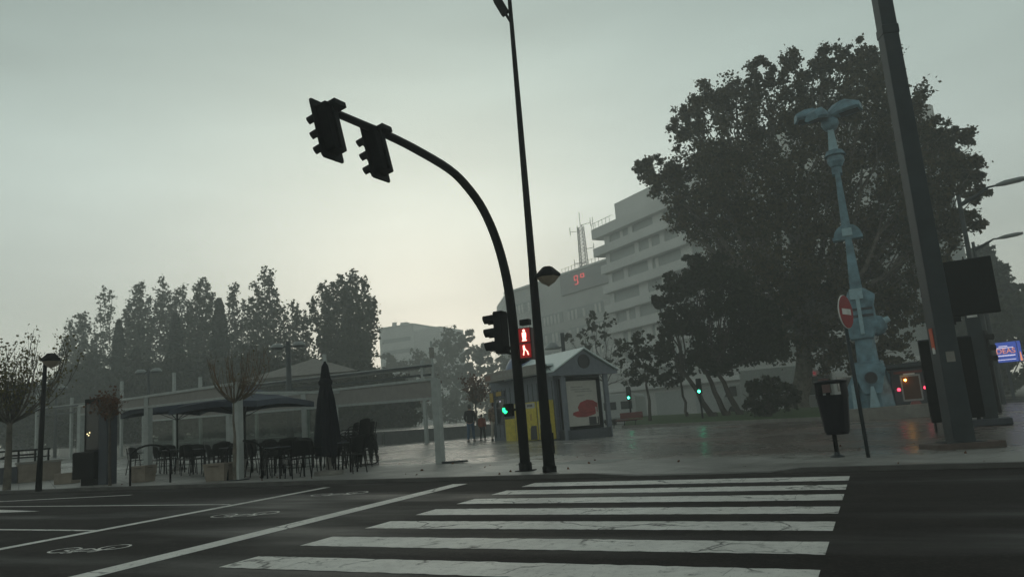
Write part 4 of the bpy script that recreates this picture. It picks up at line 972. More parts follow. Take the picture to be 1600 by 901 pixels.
twin(88, 690, 607, 42, 'faint twin dome lamp beside the left street lantern', .6, .14)
LS = foot(60, 767)
t = thing('lantern_post', 'short black lamp post with hexagonal lantern near the left edge', 'street lamp', onp(LS))
tp = at(71, 559, LS.y) - onp(LS)
MB().tube([(0, 0, 0), (tp.x * .3, 0, .9), (tp.x, 0, tp.z)], [.075, .06, .045], 12).build('column', 'black', t, True)
lantern(t, (tp.x + .22, 0, tp.z - .1), .95, (tp.x, 0, tp.z - .1))
# single dome lamp behind kiosk
p = at(878, 520, 46); g = pl(p.x, 46); t = thing('single_dome_lamp', 'pale dome lamp on an arm just above the kiosk roof', 'street lamp', (p.x, 46, g)); h = p.z - g
MB().tube([(0, 0, 0), (0, 0, h)], .12, 10).build('column', 'galv', t); MB().bar((0, 0, h - .9), (-.9, 0, h - .9), .08, .08).build('arm', 'galv', t)
o = MB().lathe([(.01, .42), (.25, .34), (.42, .12), (.52, 0), (.5, -.04)], 18, c=(-.75, 0, h - .9)).build('dome', 'domeglass', t, True)
# arm lamps on the right
def armlamp(bx, by, tx, ty, hx_, hy_, Y, label):
    p = at(tx, ty, Y); g = pl(p.x, Y); t = thing('arm_street_lamp', label, 'street lamp', (p.x, Y, g), 0, 'arm lamps along the far road'); h = p.z - g
    MB().tube([(0, 0, 0), (0, 0, h)], [.16, .09], 10).build('column', 'galv', t)
    e = at(hx_, hy_, Y) - p; k = Y / 45
    MB().tube([(0, 0, h - .5), (e.x * .35, 0, h - .3 + e.z * .3), (e.x * .75, 0, h + e.z * .85), (e.x, 0, h + e.z)], [.11, .09, .05, .045], 8).build('arm', 'galv', t)
    mt = Matrix.Translation((e.x, 0, h + e.z)) @ Matrix.Rotation(R_(-4), 4, 'Y')
    q = MB(); vs = []
    for x, hw, hz in ((-.1, .1, .07), (.25, .2, .13), (.9, .2, .13), (1.2, .14, .08)):
        for yy, zz in ((-hw, 0), (-hw * .6, hz), (hw * .6, hz), (hw, 0), (hw * .7, -hz * .6), (-hw * .7, -hz * .6)): vs.append(mt @ Vector((x, yy, zz)))
    q.add(vs, [tuple(range(6)), tuple(range(18, 24))] + [(i * 6 + k_, i * 6 + (k_ + 1) % 6, (i + 1) * 6 + (k_ + 1) % 6, (i + 1) * 6 + k_) for i in range(3) for k_ in range(6)]); q.build('lamp_head', 'domeglass', t)
armlamp(1540, 640, 1497, 305, 1560, 289, 42, 'upper arm street lamp whose head reaches beyond the big tree')
armlamp(1545, 640, 1520, 378, 1563, 372, 55, 'lower arm street lamp just above the black display board')

# ------------------------------------------------------------------ benches, signals, screen on the far side
p = foot(975, 668); t = thing('park_bench', 'red slatted park bench on thin dark legs beside the lawn', 'bench', onp(p), R_(-25))
MB().box(-.2, 1.5, -.02, .04, .52, .86).build('backrest', 'wood', t); MB().box(-.2, 1.5, -.45, 0, .42, .47).build('seat', 'wood', t)
for x in (-1.15, -.3, .5, 1.35): MB().tube([(x, -.42, .44), (x - .05, -.5, 0)], .025, 6).build('leg', 'black', t)
MB().bar((-1.2, -.42, .4), (1.4, -.42, .4), .05).build('rail', 'black', t); MB().box(-1.2, -.3, -.45, 0, .42, .46).build('side_seat', 'black', t)
def signal_far(px, py, Y, label, green=True, ph=.9):
    p = at(px, py, Y); g = pl(p.x, Y); t = thing('distant_traffic_light', label, 'traffic light', (p.x, Y, g), 0, 'distant traffic lights'); h = p.z - g
    MB().tube([(0, 0, 0), (0, 0, h + .5)], .06, 8).build('pole', 'black', t); MB().box(-.14, .14, -.12, .12, h - .15, h + .75).build('signal_head', 'blackplastic', t, bevel=.02)
    if green: MB().lathe([(.001, -.09), (.09, 0), (.001, .09)], 10, c=(0, -.15, h)).build('green_lens', 'green_dot', t)
    return t
signal_far(1093, 611, 46.3, 'distant traffic light glowing green between the dark leaning trunks')
signal_far(983, 621, 52, 'distant traffic light with a tiny green dot above the park bench')
p = foot(1566, 652, 0.0); p = at(1563, 645, 38); g = pl(p.x, 38)
t = thing('right_traffic_light', 'dark traffic light on a pole in front of the blue advertising screen', 'traffic light', (p.x, 38, g), R_(-30))
tz = at(1548, 515, 38).z - g
MB().tube([(0, 0, 0), (0, 0, tz)], .07, 8).build('pole', 'black', t); MB().box(-.35, .05, -.15, .15, tz - 1.5, tz).build('signal_head', 'blackplastic', t, bevel=.03)
for k in range(3): MB().tube([(0.05, 0, tz - .28 - k * .45), (.28, 0, tz - .3 - k * .45)], .12, 10, False).build('visor', 'blackplastic', t)
c_ = at(1573, 550, 67); t = thing('advertising_screen', 'lit blue advertising screen with orange lettering by the far road', 'screen', (c_.x, 67, pl(c_.x, 67)), R_(-6)); h = c_.z - t.location.z
q = MB(); q.box(-1.15, .95, -.1, .1, h - .8, h + .82); s_ = q.build('case', 'kioskdark', t)
q = MB(); q.box(-1.05, .66, -.108, -.101, h - .72, h + .74); q.build('display', 'screen', s_)
text('IDEAS', .52, 'screenorange', s_, (-.12, -.115, h + .08), (R_(90), 0, 0))
q = MB(); q.box(-.45, .1, -.114, -.109, h + .42, h + .48); q.box(-.7, .45, -.114, -.109, h + .3, h + .36); q.box(-.6, .5, -.114, -.109, h - .28, h - .20); q.box(-.8, .5, -.114, -.109, h - .56, h - .51); q.build('small_lettering', 'screenwhite', s_)
q = MB(); q.box(.70, .92, -.108, -.101, h - .72, h + .74); q.build('side_strip', 'screen', s_); q = MB(); q.prism([(.76, h - .7), (.9, h - .7), (.86, h - .1), (.8, h + .0)], -.114, -.109, 'y'); q.build('side_figure', 'screenorange', s_)
q = MB(); q.box(-.2, 0, -.08, .08, 0, h - .8); q.build('post', 'kioskdark', t)

# ------------------------------------------------------------------ vehicles
def wheel(par, x, y, r, w_, nm='wheel'):
    o = MB().lathe([(r * .75, -w_ / 2), (r, -w_ / 2 + .03), (r, w_ / 2 - .03), (r * .75, w_ / 2)], 20, mtx=Matrix.Translation((x, y, r)) @ Matrix.Rotation(R_(90), 4, 'Y')).build('wheel', 'rubber', par, True)
    MB().lathe([(r * .5, -w_ / 2 - .01), (r * .5, w_ / 2 + .01)], 14, mtx=Matrix.Translation((x, y, r)) @ Matrix.Rotation(R_(90), 4, 'Y')).build('rim', 'galv', o)
VY = 37.5; p = at(1432, 650, VY)
t = thing('sweeper_truck', 'small municipal sweeper truck seen from behind with red tail lights and amber lamp', 'vehicle', (p.x, VY, pl(p.x, VY)), R_(2))
q = MB(); q.box(-.72, .86, .0, 3.2, .42, 1.25); q.build('body', 'kioskdark', t, bevel=.05)
q = MB(); q.prism([(-.78, 1.25), (.80, 1.25), (.74, 2.10), (-.70, 2.10)], .2, 2.2, 'y'); cbn = q.build('cab', 'kioskdark', t, bevel=.05)
q = MB(); q.box(-.92, .82, .02, 2.3, 2.12, 2.32); q.build('roof', 'galv', t, bevel=.04); q = MB(); q.box(-.6, .5, -.04, .08, 1.88, 1.98); q.build('light_bar', 'wood', t)
q = MB()
for a, b_ in (((-.36, .74), (.36, .74)), ((-.36, 1.78), (.36, 1.78))): q.bar((a[0], .0, a[1]), (b_[0], 0, b_[1]), .07, .08)
for x in (-.36, .36): q.bar((x, 0, .72), (x, 0, 1.82), .06, .06)
q.build('white_frame', mat('grey_frame', (.30, .31, .31), .5), t)
q = MB(); q.box(-.34, .34, -.01, .02, .76, 1.75); q.build('rear_window', mat('brown_rear_window', (.08, .035, .02), .2), t); q = MB(); q.box(-.24, .2, -.03, .0, 1.82, 1.98); q.build('number_plate', 'whitepaint', t)
for x in (-.50, .52): MB().lathe([(.001, -.05), (.07, -.02), (.07, 0)], 14, mtx=Matrix.Translation((x, -.03, 1.22)) @ Matrix.Rotation(R_(-90), 4, 'X')).build('tail_light', 'redtail', t)
MB().lathe([(.001, -.05), (.055, 0), (.001, .05)], 10, c=(-.20, -.06, 1.60)).build('amber_lamp', 'amber_em', t)
q = MB(); q.prism([(-.2, .5), (.3, .5), (.2, .68), (-.1, .68)], -.25, -.02, 'y'); q.build('nozzle', mat('pinkish_plate', (.3, .1, .1), .5), t)
for x in (-.6, .72):
    for y in (.5, 2.6): wheel(t, x, y, .38, .24)
q = MB(); q.box(.86, 1.15, .4, 2.4, .45, 1.9); q.build('side_hopper', 'blackplastic', t, bevel=.04)
q = MB(); q.box(-.98, -.8, .9, 1.1, 1.35, 1.75); q.build('mirror', 'whitepaint', t)
# white van beyond it
p = at(1452, 620, 52); t = thing('white_van', 'white van parked in the haze just behind the sweeper truck', 'van', (p.x + .6, 52, pl(p.x, 52)), R_(5))
q = MB(); q.prism([(0, .45), (4.6, .45), (4.6, 2.1), (3.9, 2.35), (.2, 2.35), (0, 2.1)], -1, 1, 'x', Matrix.Translation((0, 0, 0))); q.build('body', 'bus', t, bevel=.08)
q = MB(); q.box(-.8, .8, -.02, .02, 1.35, 2.0); q.build('rear_window', 'glassdark', t)
for x in (-.9, .9):
    for y in (.8, 3.8): wheel(t, x, y, .34, .22)
# buses behind the plane tree
def bus(px, py, Y, rz, label, lights=False):
    p = at(px, py, Y); t = thing('city_bus', label, 'bus', (p.x, Y, pl(p.x, Y) + .02), rz, 'white buses on the far road')
    q = MB(); q.prism([(-1.2, .35), (1.2, .35), (1.22, 2.7), (1.05, 3.0), (-1.05, 3.0), (-1.22, 2.7)], 0, 11, 'y'); q.build('body', 'bus', t, bevel=.08)
    q = MB(); q.box(-1.0, 1.0, -.03, .02, 1.25, 2.55); q.build('rear_window', 'glassdark', t)
    q = MB(); q.box(-1.0, 1.0, -.02, .02, .45, 1.2); q.build('engine_door', mat('bus_door_grey', (.28, .29, .29), .5), t)
    for s in (-1, 1):
        q = MB(); q.box(s * 1.235 - .015, s * 1.235 + .015, .8, 10.3, 1.35, 2.35); q.build('side_window', 'glassdark', t)
        for y in (2.4, 8.6): wheel(t, s * 1.08, y, .48, .3)
    if lights:
        for x, z in ((-.95, .75), (.0, 2.78)): MB().lathe([(.001, -.05), (.06, 0), (.001, .05)], 10, c=(x, -.06, z)).build('tail_light', 'redtail', t)
        MB().lathe([(.001, -.04), (.04, 0), (.001, .04)], 8, c=(-.85, -.06, 2.78)).build('marker_light', 'screenwhite', t)
        q = MB(); q.box(.2, .95, -.035, -.03, 1.3, 2.3); q.build('red_poster', mat('bus_red', (.2, .03, .03), .5), t)
    return t
bus(1279, 628, 60, R_(-14), 'white bus seen from behind right of the plane trunk with red lights', True)
# box truck seen side on
p = at(1212, 618, 66); t = thing('box_truck', 'plain white box truck seen side-on behind the bush', 'truck', (p.x, 66, pl(p.x, 66)), R_(8))
q = MB(); q.box(-2.6, 3.2, -1.1, 1.1, 1.0, 3.6); q.build('cargo_box', 'bus', t, bevel=.05); q = MB(); q.prism([(-4.1, .5), (-2.7, .5), (-2.7, 2.6), (-3.5, 2.6), (-4.1, 1.6)], -1, 1, 'y'); cb = q.build('cab', 'bus', t, bevel=.05)
q = MB(); q.prism([(-3.95, 1.6), (-2.95, 1.6), (-2.95, 2.4), (-3.45, 2.4)], -1.02, -1.0, 'y'); q.build('side_window', 'glassdark', cb); q = MB(); q.box(-2.6, 3.0, -.8, .8, .6, .99); q.build('chassis', 'ink', t); q = MB(); q.box(-2.0, .1, -1.12, -1.101, 2.3, 2.6); q.build('stripe', 'kiosk', t)
for x in (-3.3, 1.8):
    for y in (-.95, .95):
        o = MB().lathe([(.3, -.13), (.45, -.1), (.45, .1), (.3, .13)], 18, mtx=Matrix.Translation((x, y, .45)) @ Matrix.Rotation(R_(90), 4, 'X')).build('wheel', 'rubber', t, True)
# pale parked van near the bench
p = at(975, 640, 56); t = thing('parked_van', 'pale van with two dark windows parked beyond the park bench', 'van', (p.x, 56, pl(p.x, 56)), R_(6))
q = MB(); q.prism([(-1.3, .4), (1.3, .4), (1.3, 1.95), (1.1, 2.15), (-1.1, 2.15), (-1.3, 1.95)], -2, 2.4, 'y'); q.build('body', 'bus', t, bevel=.06)
for a, b_ in ((-1.05, -.15), (.2, 1.0)): q = MB(); q.box(a, b_, -2.03, -1.99, 1.05, 1.6); q.build('rear_window', 'glassdark', t)
for x in (-1.1, 1.1):
    for y in (-1.3, 1.6): wheel(t, x, y, .34, .22)

# ------------------------------------------------------------------ people
def skin(name, verts, edges, radii, m, parent, root=0, sub=2):
    me = bpy.data.meshes.new(name); me.from_pydata(verts, edges, []); o = bpy.data.objects.new(name, me); C.objects.link(o)
    md = o.modifiers.new('skin', 'SKIN'); md.use_smooth_shade = True
    sv_ = me.skin_vertices[0].data
    for i, r in enumerate(radii):
        rr = r if isinstance(r, tuple) else (r, r); sv_[i].radius = rr; sv_[i].use_root = (i == root)
    s = o.modifiers.new('sub', 'SUBSURF'); s.levels = sub; s.render_levels = sub; me.materials.append(M[m] if isinstance(m, str) else m)
    if parent is not None: o.parent = parent
    return o
def hand(vs, es, rs, wi, wrist, d, side, s):
    # palm and five short curled finger chains rooted in the palm
    d = Vector(d).normalized(); acr = Vector((0, 1, 0)) - d * d.y; acr.normalize(); inn = d.cross(acr).normalized() * side
    palm = wrist + d * .05 * s; vs.append(tuple(palm)); rs.append((.030 * s, .018 * s)); es.append((wi, len(vs) - 1)); pi = len(vs) - 1
    for k, (off, ln) in enumerate(((-.030, .068), (-.010, .078), (.010, .074), (.028, .058))):
        a = palm + d * .045 * s + acr * off * s; b_ = a + d * ln * .5 * s - inn * .006 * s; c_ = b_ + d * ln * .45 * s - inn * .02 * s
        i0 = len(vs); vs += [tuple(a), tuple(b_), tuple(c_)]; rs += [.009 * s, .0085 * s, .007 * s]; es += [(pi, i0), (i0, i0 + 1), (i0 + 1, i0 + 2)]
    a = wrist + d * .035 * s - acr * .035 * s; b_ = a + d * .035 * s - acr * .018 * s; i0 = len(vs); vs += [tuple(a), tuple(b_)]; rs += [.010 * s, .008 * s]; es += [(pi, i0), (i0, i0 + 1)]
def person(loc, rz, label, hgt, top, bottom, shoe, hair, stride=.12, arms='down', coat=0.0, hood=False):
    s = hgt / 1.78
    t = thing('person', label, 'person', loc, rz, None)
    P = lambda x, y, z: Vector((x * s, y * s, z * s))
    # facing +y
    hipz = .93
    pel, ch, nk, hd, cn = P(0, 0, hipz), P(0, .01, 1.32), P(0, .0, 1.50), P(0, .015, 1.60), P(0, .03, 1.69)
    vs = [tuple(v) for v in (pel, P(0, 0, 1.12), ch, P(0, 0, 1.44), nk, hd, cn)]; rs = [(.14 * s, .11 * s), (.13 * s, .10 * s), (.15 * s, .11 * s), (.10 * s, .08 * s), .055 * s, (.075 * s, .09 * s), (.065 * s, .085 * s)]
    es = [(0, 1), (1, 2), (2, 3), (3, 4), (4, 5), (5, 6)]
    legs = []
    armpts = []
    for sd_ in (-1, 1):
        st = stride * sd_
        kn, an, toe = P(sd_ * .10, st * .55 + .02, .50), P(sd_ * .11, st - (.05 if sd_ < 0 else 0), .085), P(sd_ * .13, st + .13, .035)
        hip = P(sd_ * .09, 0, .86); i = len(vs); vs += [tuple(hip), tuple(kn), tuple(an), tuple(toe)]; rs += [.085 * s, .055 * s, .038 * s, (.04 * s, .025 * s)]; es += [(0, i), (i, i + 1), (i + 1, i + 2), (i + 2, i + 3)]; legs.append((hip, kn, an, toe))
        sh = P(sd_ * .19, 0, 1.42)
        if arms == 'pocket': el, wr = P(sd_ * .255, -.05, 1.17), P(sd_ * .21, .06, .95)
        else: el, wr = P(sd_ * .24, -.03 - st * .4, 1.14), P(sd_ * .26, .04 - st * .9, .90)
        i = len(vs); vs += [tuple(sh), tuple(el), tuple(wr)]; rs += [.055 * s, .042 * s, .028 * s]; es += [(3, i), (i, i + 1), (i + 1, i + 2)]; armpts.append((sh, el, wr))
        hand(vs, es, rs, i + 2, wr, wr - el, sd_, s)
    body = skin('body', vs, es, rs, 'skin', t)
    hpos = P(0, .015, 1.645)
    # face: nose, ears and hair as shaped pieces of the head
    hv = MB(); hv.lathe([(.001, .128 * s), (.05 * s, .118 * s), (.085 * s, .07 * s), (.096 * s, .0), (.088 * s, -.05 * s), (.06 * s, -.085 * s), (.001, -.09 * s)], 16, c=(0, 0, 0)); o = hv.build('hair', hair, t, True); o.location = hpos + Vector((0, -.018 * s, .012 * s)); o.scale = (.92, 1.05, 1)
    q = MB(); q.tube([(0, .10 * s, .02 * s), (0, .125 * s, -.02 * s)], [.010 * s, .016 * s], 8); o = q.build('nose', 'skin', t, True); o.location = hpos
    for sd_ in (-1, 1): q = MB(); q.lathe([(.001, -.03 * s), (.016 * s, 0), (.001, .03 * s)], 8, c=(sd_ * .085 * s, 0, -.01 * s)); o = q.build('ear', 'skin', t, True); o.location = hpos
    # clothes
    tv = [tuple(P(0, 0, .86 - coat)), tuple(P(0, 0, 1.0)), tuple(P(0, .0, 1.2)), tuple(ch), tuple(P(0, 0, 1.43)), tuple(P(0, 0, 1.50))]; tr_ = [(.185 * s + coat * .1, .145 * s + coat * .1), (.18 * s, .14 * s), (.175 * s, .135 * s), (.19 * s, .14 * s), (.14 * s, .11 * s), (.07 * s, .07 * s)]
    te = [(0, 1), (1, 2), (2, 3), (3, 4), (4, 5)]
    for sh, el, wr in armpts:
        i = len(tv); tv += [tuple(sh), tuple(el), tuple(wr.lerp(el, .06))]; tr_ += [.082 * s, .068 * s, .05 * s]; te += [(4, i), (i, i + 1), (i + 1, i + 2)]
    skin('jacket', tv, te, tr_, top, t)
    lv = [tuple(P(0, 0, .95))]; lr = [(.155 * s, .125 * s)]; le = []
    for hip, kn, an, toe in legs: i = len(lv); lv += [tuple(hip), tuple(kn), tuple(an + P(0, 0, .02))]; lr += [.105 * s, .078 * s, .066 * s]; le += [(0, i), (i, i + 1), (i + 1, i + 2)]
    skin('trousers', lv, le, lr, bottom, t)
    for hip, kn, an, toe in legs:
        q = MB(); a = an; vs2 = []
        for y, w2, hz in ((-.08, .035, .09), (.0, .042, .11), (.10, .048, .07), (.19, .035, .045)):
            c0 = P(a.x / s, a.y / s + y, 0); 
            for xx, zz in ((-w2, 0), (w2, 0), (w2 * .8, hz), (-w2 * .8, hz)): vs2.append((c0.x + xx * s, c0.y, zz * s + .004))
        q.add(vs2, [(0, 1, 2, 3), (15, 14, 13, 12)] + [(i * 4 + k, i * 4 + (k + 1) % 4, (i + 1) * 4 + (k + 1) % 4, (i + 1) * 4 + k) for i in range(3) for k in range(4)]); q.build('shoe', shoe, t, True)
    if hood: q = MB(); q.lathe([(.001, -.07 * s), (.09 * s, -.04 * s), (.11 * s, .02 * s), (.06 * s, .07 * s)], 12, c=(0, -.07 * s, 1.47 * s)); q.build('hood', top, t, True)
    return t
pp = foot(737, 690); person(onp(pp), R_(15), 'man from behind in black jacket and blue jeans walking across the square', 1.76, 'jacket', 'denim', 'shoegrey', 'hair', .14, 'pocket')
pp = foot(755, 688); person(onp(pp), R_(10), 'child in a rust-coloured coat walking beside the man in jeans', 1.28, 'coat', 'jacket', 'shoegrey', 'hairbrown', .13, 'down', .12, True)
pp = foot(775, 688); person(onp(pp), R_(15), 'person in a brown patterned coat and pale trousers walking past the left kiosk corner', 1.80, 'khaki', 'beige', 'shoe', 'hairbrown', .22, 'down', .02)

# ------------------------------------------------------------------ buildings
def facade_mtx(p, q): d = Vector((q[0] - p[0], q[1] - p[1], 0)); L0 = d.length; d.normalize(); return Matrix.Translation((p[0], p[1], 0)) @ Matrix(((d.x, -d.y, 0, 0), (d.y, d.x, 0, 0), (0, 0, 1, 0), (0, 0, 0, 1))), L0
M['bwall'] = mat('white_facade', (0.76, 0.77, 0.75), .8, var=.06, scale=.2)  # white raised further so far walls carry part of the fog
M['bfogged'] = mat('fog_paled_facade', (0.60, 0.61, 0.59), .7, var=.08, scale=.3)  # dark facade paled: fog brightness put into its base colour
M['bwin'] = mat('fog_paled_window_band', (0.43, 0.46, 0.45), .5)  # window glass lightened, low fog contrast painted into the tone
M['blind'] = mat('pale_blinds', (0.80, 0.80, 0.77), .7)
# right block of flats: balconies in bands
t = thing('apartment_block', 'white apartment block with banded balconies fading into the fog behind the plane tree', 'building', (0, 0, 0))
mx_, L0 = facade_mtx((-37.4, 118.0), (2.0, 88.5)); z0, zr_ = 1.5, 32.0
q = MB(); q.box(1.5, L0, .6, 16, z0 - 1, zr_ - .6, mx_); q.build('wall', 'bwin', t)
fl = 3.2; nfl = 9
for k in range(nfl + 1):
    zb2 = zr_ - .2 - k * fl
    q = MB(); x_l = -.6 if k < 2 else 1.0
    hh_ = 1.65 if k == 0 else 1.35
    q.box(x_l, L0 + .2, -.55, 1.2, zb2 - hh_, zb2, mx_)
    q.box(x_l, x_l + .5, .0, 14.5, zb2 - hh_, zb2 - .01, mx_)
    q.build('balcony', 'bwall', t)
    if k < nfl:
        q = MB(); xx = 1.5; br_ = random.Random(k)
        while xx < L0 - 3:                      # piers between the window bands
            wd = br_.choice((1.0, 1.4, 2.2)); q = MB(); q.box(xx, xx + wd, .35, 1.0, zb2 - fl + .001, zb2 - hh_ - .001, mx_); q.build('pier', 'bwall', t); xx += wd + br_.choice((3.2, 5.0, 6.5))
        xx = 2.0
        while xx < min(L0 - 2, 30):
            if br_.random() < .5:
                q = MB(); q.box(xx, xx + .7, .52, .59, zb2 - fl + .2, zb2 - hh_ - .15, mx_); q.build('blind', 'blind', t)
            xx += 2.6 + br_.random() * 1.5
q = MB(); q.box(5.2, L0, .3, 15, zr_ - .2, zr_ + 2.6, mx_); q.build('penthouse', 'bwall', t)
q = MB()
for i in range(6): q.box(-.5 + i, -.45 + i, -.5, -.45, zr_ - .2, zr_ + .75, mx_)
q.box(-.5, 5.2, -.5, -.45, zr_ + .7, zr_ + .76, mx_); q.box(-.2, -.14, -.4, -.34, zr_ - .2, zr_ + 1.9, mx_); q.build('roof_railing', 'galv', t)
# office building with the temperature display
t = thing('office_building', 'grey office building with a red 9 degree display under its roof edge', 'building', (0, 0, 0))
mx2, L2 = facade_mtx((-69.5, 150.0), (-36.0, 130.2)); zr2 = 30.0
q = MB(); q.box(0, L2, .3, 18, .5, zr2 - .3, mx2); q.build('wall', 'bfogged', t)
q = MB(); q.box(-.3, L2, -.1, 18.2, zr2 - .4, zr2, mx2); q.build('roof_edge', 'bwall', t)
q = MB(); q.box(19.5, L2 - .3, -.08, .3, zr2 - 4.4, zr2 - .5, mx2); ds = q.build('display_panel', mat('display_dark', (.36, .37, .37), .5), t)
seg = {'9': ('t', 'tl', 'tr', 'm', 'br', 'b'), 'o': ('t', 'tl', 'tr', 'm')}
q = MB()
def seg7(x, z, segs, w_, h_):
    c = {'t': ((0, h_), (w_, h_)), 'm': ((0, h_ / 2), (w_, h_ / 2)), 'b': ((0, 0), (w_, 0)), 'tl': ((0, h_ / 2), (0, h_)), 'tr': ((w_, h_ / 2), (w_, h_)), 'br': ((w_, 0), (w_, h_ / 2)), 'bl': ((0, 0), (0, h_ / 2))}
    for s in segs:
        (a, b2), (c2, d2) = c[s]; p_ = mx2 @ Vector((x + a, -.14, z + b2)); r_ = mx2 @ Vector((x + c2, -.14, z + d2)); q.bar(p_, r_, .13, .13)
seg7(24.0, zr2 - 3.0, seg['9'], .95, 1.6); seg7(25.9, zr2 - 2.6 , seg['o'], .95, 1.2)
q.build('temperature_digits', 'led', ds)
for (zz, x0_, x1_) in ((20.6, 3.5, 19), (17.0, 7.0, 19), (20.6, 20.5, 31), (17.0, 20.5, 31), (24.6, 2.0, 12), (13.2, 4, 31), (9.6, 4, 31)):
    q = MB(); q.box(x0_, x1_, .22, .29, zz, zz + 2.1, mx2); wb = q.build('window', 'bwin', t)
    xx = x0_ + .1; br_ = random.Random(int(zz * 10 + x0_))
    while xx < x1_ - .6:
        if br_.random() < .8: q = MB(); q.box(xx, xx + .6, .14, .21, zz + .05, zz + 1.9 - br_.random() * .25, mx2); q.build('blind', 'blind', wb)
        xx += 1.15
q = MB()
for i in range(12): q.box(20 + i, 20.06 + i, .2, .26, zr2, zr2 + .9, mx2)
q.box(20, 31, .2, .26, zr2 + .85, zr2 + .9, mx2); q.build('roof_railing', 'galv', t)
# left wing
q = MB(); p_ = [(-77.8, 163.0), (-69.6, 150.2), (-60, 160), (-68, 172)]; q.prism(p_, .5, 27.4, 'z'); q.build('side_wing', 'bwall', t)
q = MB(); q.prism([(-77.9, 163.0), (-69.7, 150.1), (-69.3, 150.4), (-77.5, 163.3)], 27.4, 29.4, 'z'); q.build('wing_parapet', 'bwall', t)
# antenna mast
c_ = Vector((-49.5, 146.0, zr2 - .3)); t = thing('antenna_mast', 'slender lattice antenna mast on the office building roof above the red digits', 'antenna', c_)
q = MB(); h_ = 10.6; W_ = .75
for a in range(4):
    x, y = W_ * (1 if a in (0, 3) else -1), W_ * (1 if a < 2 else -1); q.bar((x, y, 0), (x * .7, y * .7, h_), .11)
for i in range(14):
    z_, z2_ = h_ * i / 14, h_ * (i + 1) / 14; s1, s2 = W_ * (1 - .3 * i / 14), W_ * (1 - .3 * (i + 1) / 14)
    for (x1, y1), (x2, y2) in (((-1, -1), (1, -1)), ((1, -1), (1, 1)), ((1, 1), (-1, 1)), ((-1, 1), (-1, -1))): q.bar((x1 * s1, y1 * s1, z_), (x2 * s2, y2 * s2, z2_), .08); q.bar((x1 * s1, y1 * s1, z_), (x2 * s1, y2 * s1, z_), .07)
q.build('lattice', 'galv', t); q = MB(); q.bar((0, 0, h_), (0, 0, h_ + 3.0), .09)
for (x, z_, s_) in ((-2.3, h_ - .8, 1), (2.2, h_ + .4, 1), (2.4, h_ * .55, .8), (-2.0, h_ * .3, .8)): q.bar((0, 0, z_ - .2), (x, 0, z_), .09); q.bar((x, 0, z_ - .7 * s_), (x, 0, z_ + 1.0 * s_), .10)
q.build('aerials', 'galv', t)
# pale low block far off
def hz(px, py, Y): return at(px, py, Y)
a, b_ = hz(592, 507, 190), hz(645, 507, 190); c1, d1 = hz(640, 517, 190), hz(690, 520, 190)
t = thing('far_white_building', 'pale flat-roofed building far off between the tall poplars and the round tree', 'building', (0, 0, 0))
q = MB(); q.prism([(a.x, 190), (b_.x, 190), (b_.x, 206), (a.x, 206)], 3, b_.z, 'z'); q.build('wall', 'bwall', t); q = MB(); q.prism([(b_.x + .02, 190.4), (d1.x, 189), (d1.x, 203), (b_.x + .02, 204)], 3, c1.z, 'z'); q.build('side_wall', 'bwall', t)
q = MB(); q.prism([(a.x - .3, 189.6), (b_.x + .3, 189.6), (b_.x + .3, 206.4), (a.x - .3, 206.4)], b_.z, b_.z + .4, 'z'); q.build('roof_edge', 'bfogged', t)
q = MB(); q.box(a.x + 2, a.x + 3, 194, 195, b_.z + .4, b_.z + 2.2); q.box(a.x + 5.5, a.x + 7.5, 193, 195, b_.z + .4, b_.z + 1.6); q.build('chimney', 'bfogged', t)
for k in range(5):
    q = MB(); z_ = b_.z - 3.2 - k * 3.4; q.box(a.x + 1, b_.x - 1, 189.93, 189.99, z_ - 1.2, z_, None); q.build('window', 'bwin', t)
# dim street wall and shop front under the trees at mid distance
p1_, p2_ = at(1000, 600, 84), at(1420, 600, 76)
t = thing('street_front', 'dim low building front across the far road seen under the dark trees', 'building', (0, 0, 0))
mx3, L3 = facade_mtx((p1_.x - 6, 92), (p2_.x + 4, 84)); q = MB(); q.box(0, L3, 0, 8, .5, 6.2, mx3); q.build('wall', 'bfogged', t); q = MB(); q.box(-.2, L3 + .2, -.6, 0, 4.4, 4.9, mx3); q.build('awning', 'bwall', t)
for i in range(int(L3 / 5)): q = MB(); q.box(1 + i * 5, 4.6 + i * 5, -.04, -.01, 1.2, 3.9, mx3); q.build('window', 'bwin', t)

# ------------------------------------------------------------------ trees
npr = np.random.default_rng(12)
def leaf_mesh(name, pts, size, m, parent, elong=1.3):
    n = len(pts); P_ = np.asarray(pts, float)
    a = npr.normal(size=(n, 3)); a /= np.linalg.norm(a, axis=1, keepdims=True)
    b_ = npr.normal(size=(n, 3)); b_ -= (b_ * a).sum(1, keepdims=True) * a; b_ /= np.linalg.norm(b_, axis=1, keepdims=True)
    s = size * npr.uniform(.55, 1.25, (n, 1)); a *= s * elong * .5; b_ *= s * .5
    c = np.cross(a, b_); c /= np.linalg.norm(c, axis=1, keepdims=True); c *= s * .12
    vs = np.stack([P_ - a, P_ - a * .1 + b_ + c, P_ + a, P_ - a * .1 - b_ + c], 1).reshape(-1, 3)
    me = bpy.data.meshes.new(name); me.vertices.add(n * 4); me.vertices.foreach_set('co', vs.ravel())
    me.loops.add(n * 4); me.loops.foreach_set('vertex_index', np.arange(n * 4, dtype=np.int32))
    me.polygons.add(n); me.polygons.foreach_set('loop_start', np.arange(n, dtype=np.int32) * 4); me.polygons.foreach_set('loop_total', np.full(n, 4, np.int32))
    me.update(calc_edges=True); me.materials.append(M[m]); o = bpy.data.objects.new(name, me); C.objects.link(o); o.parent = parent; return o
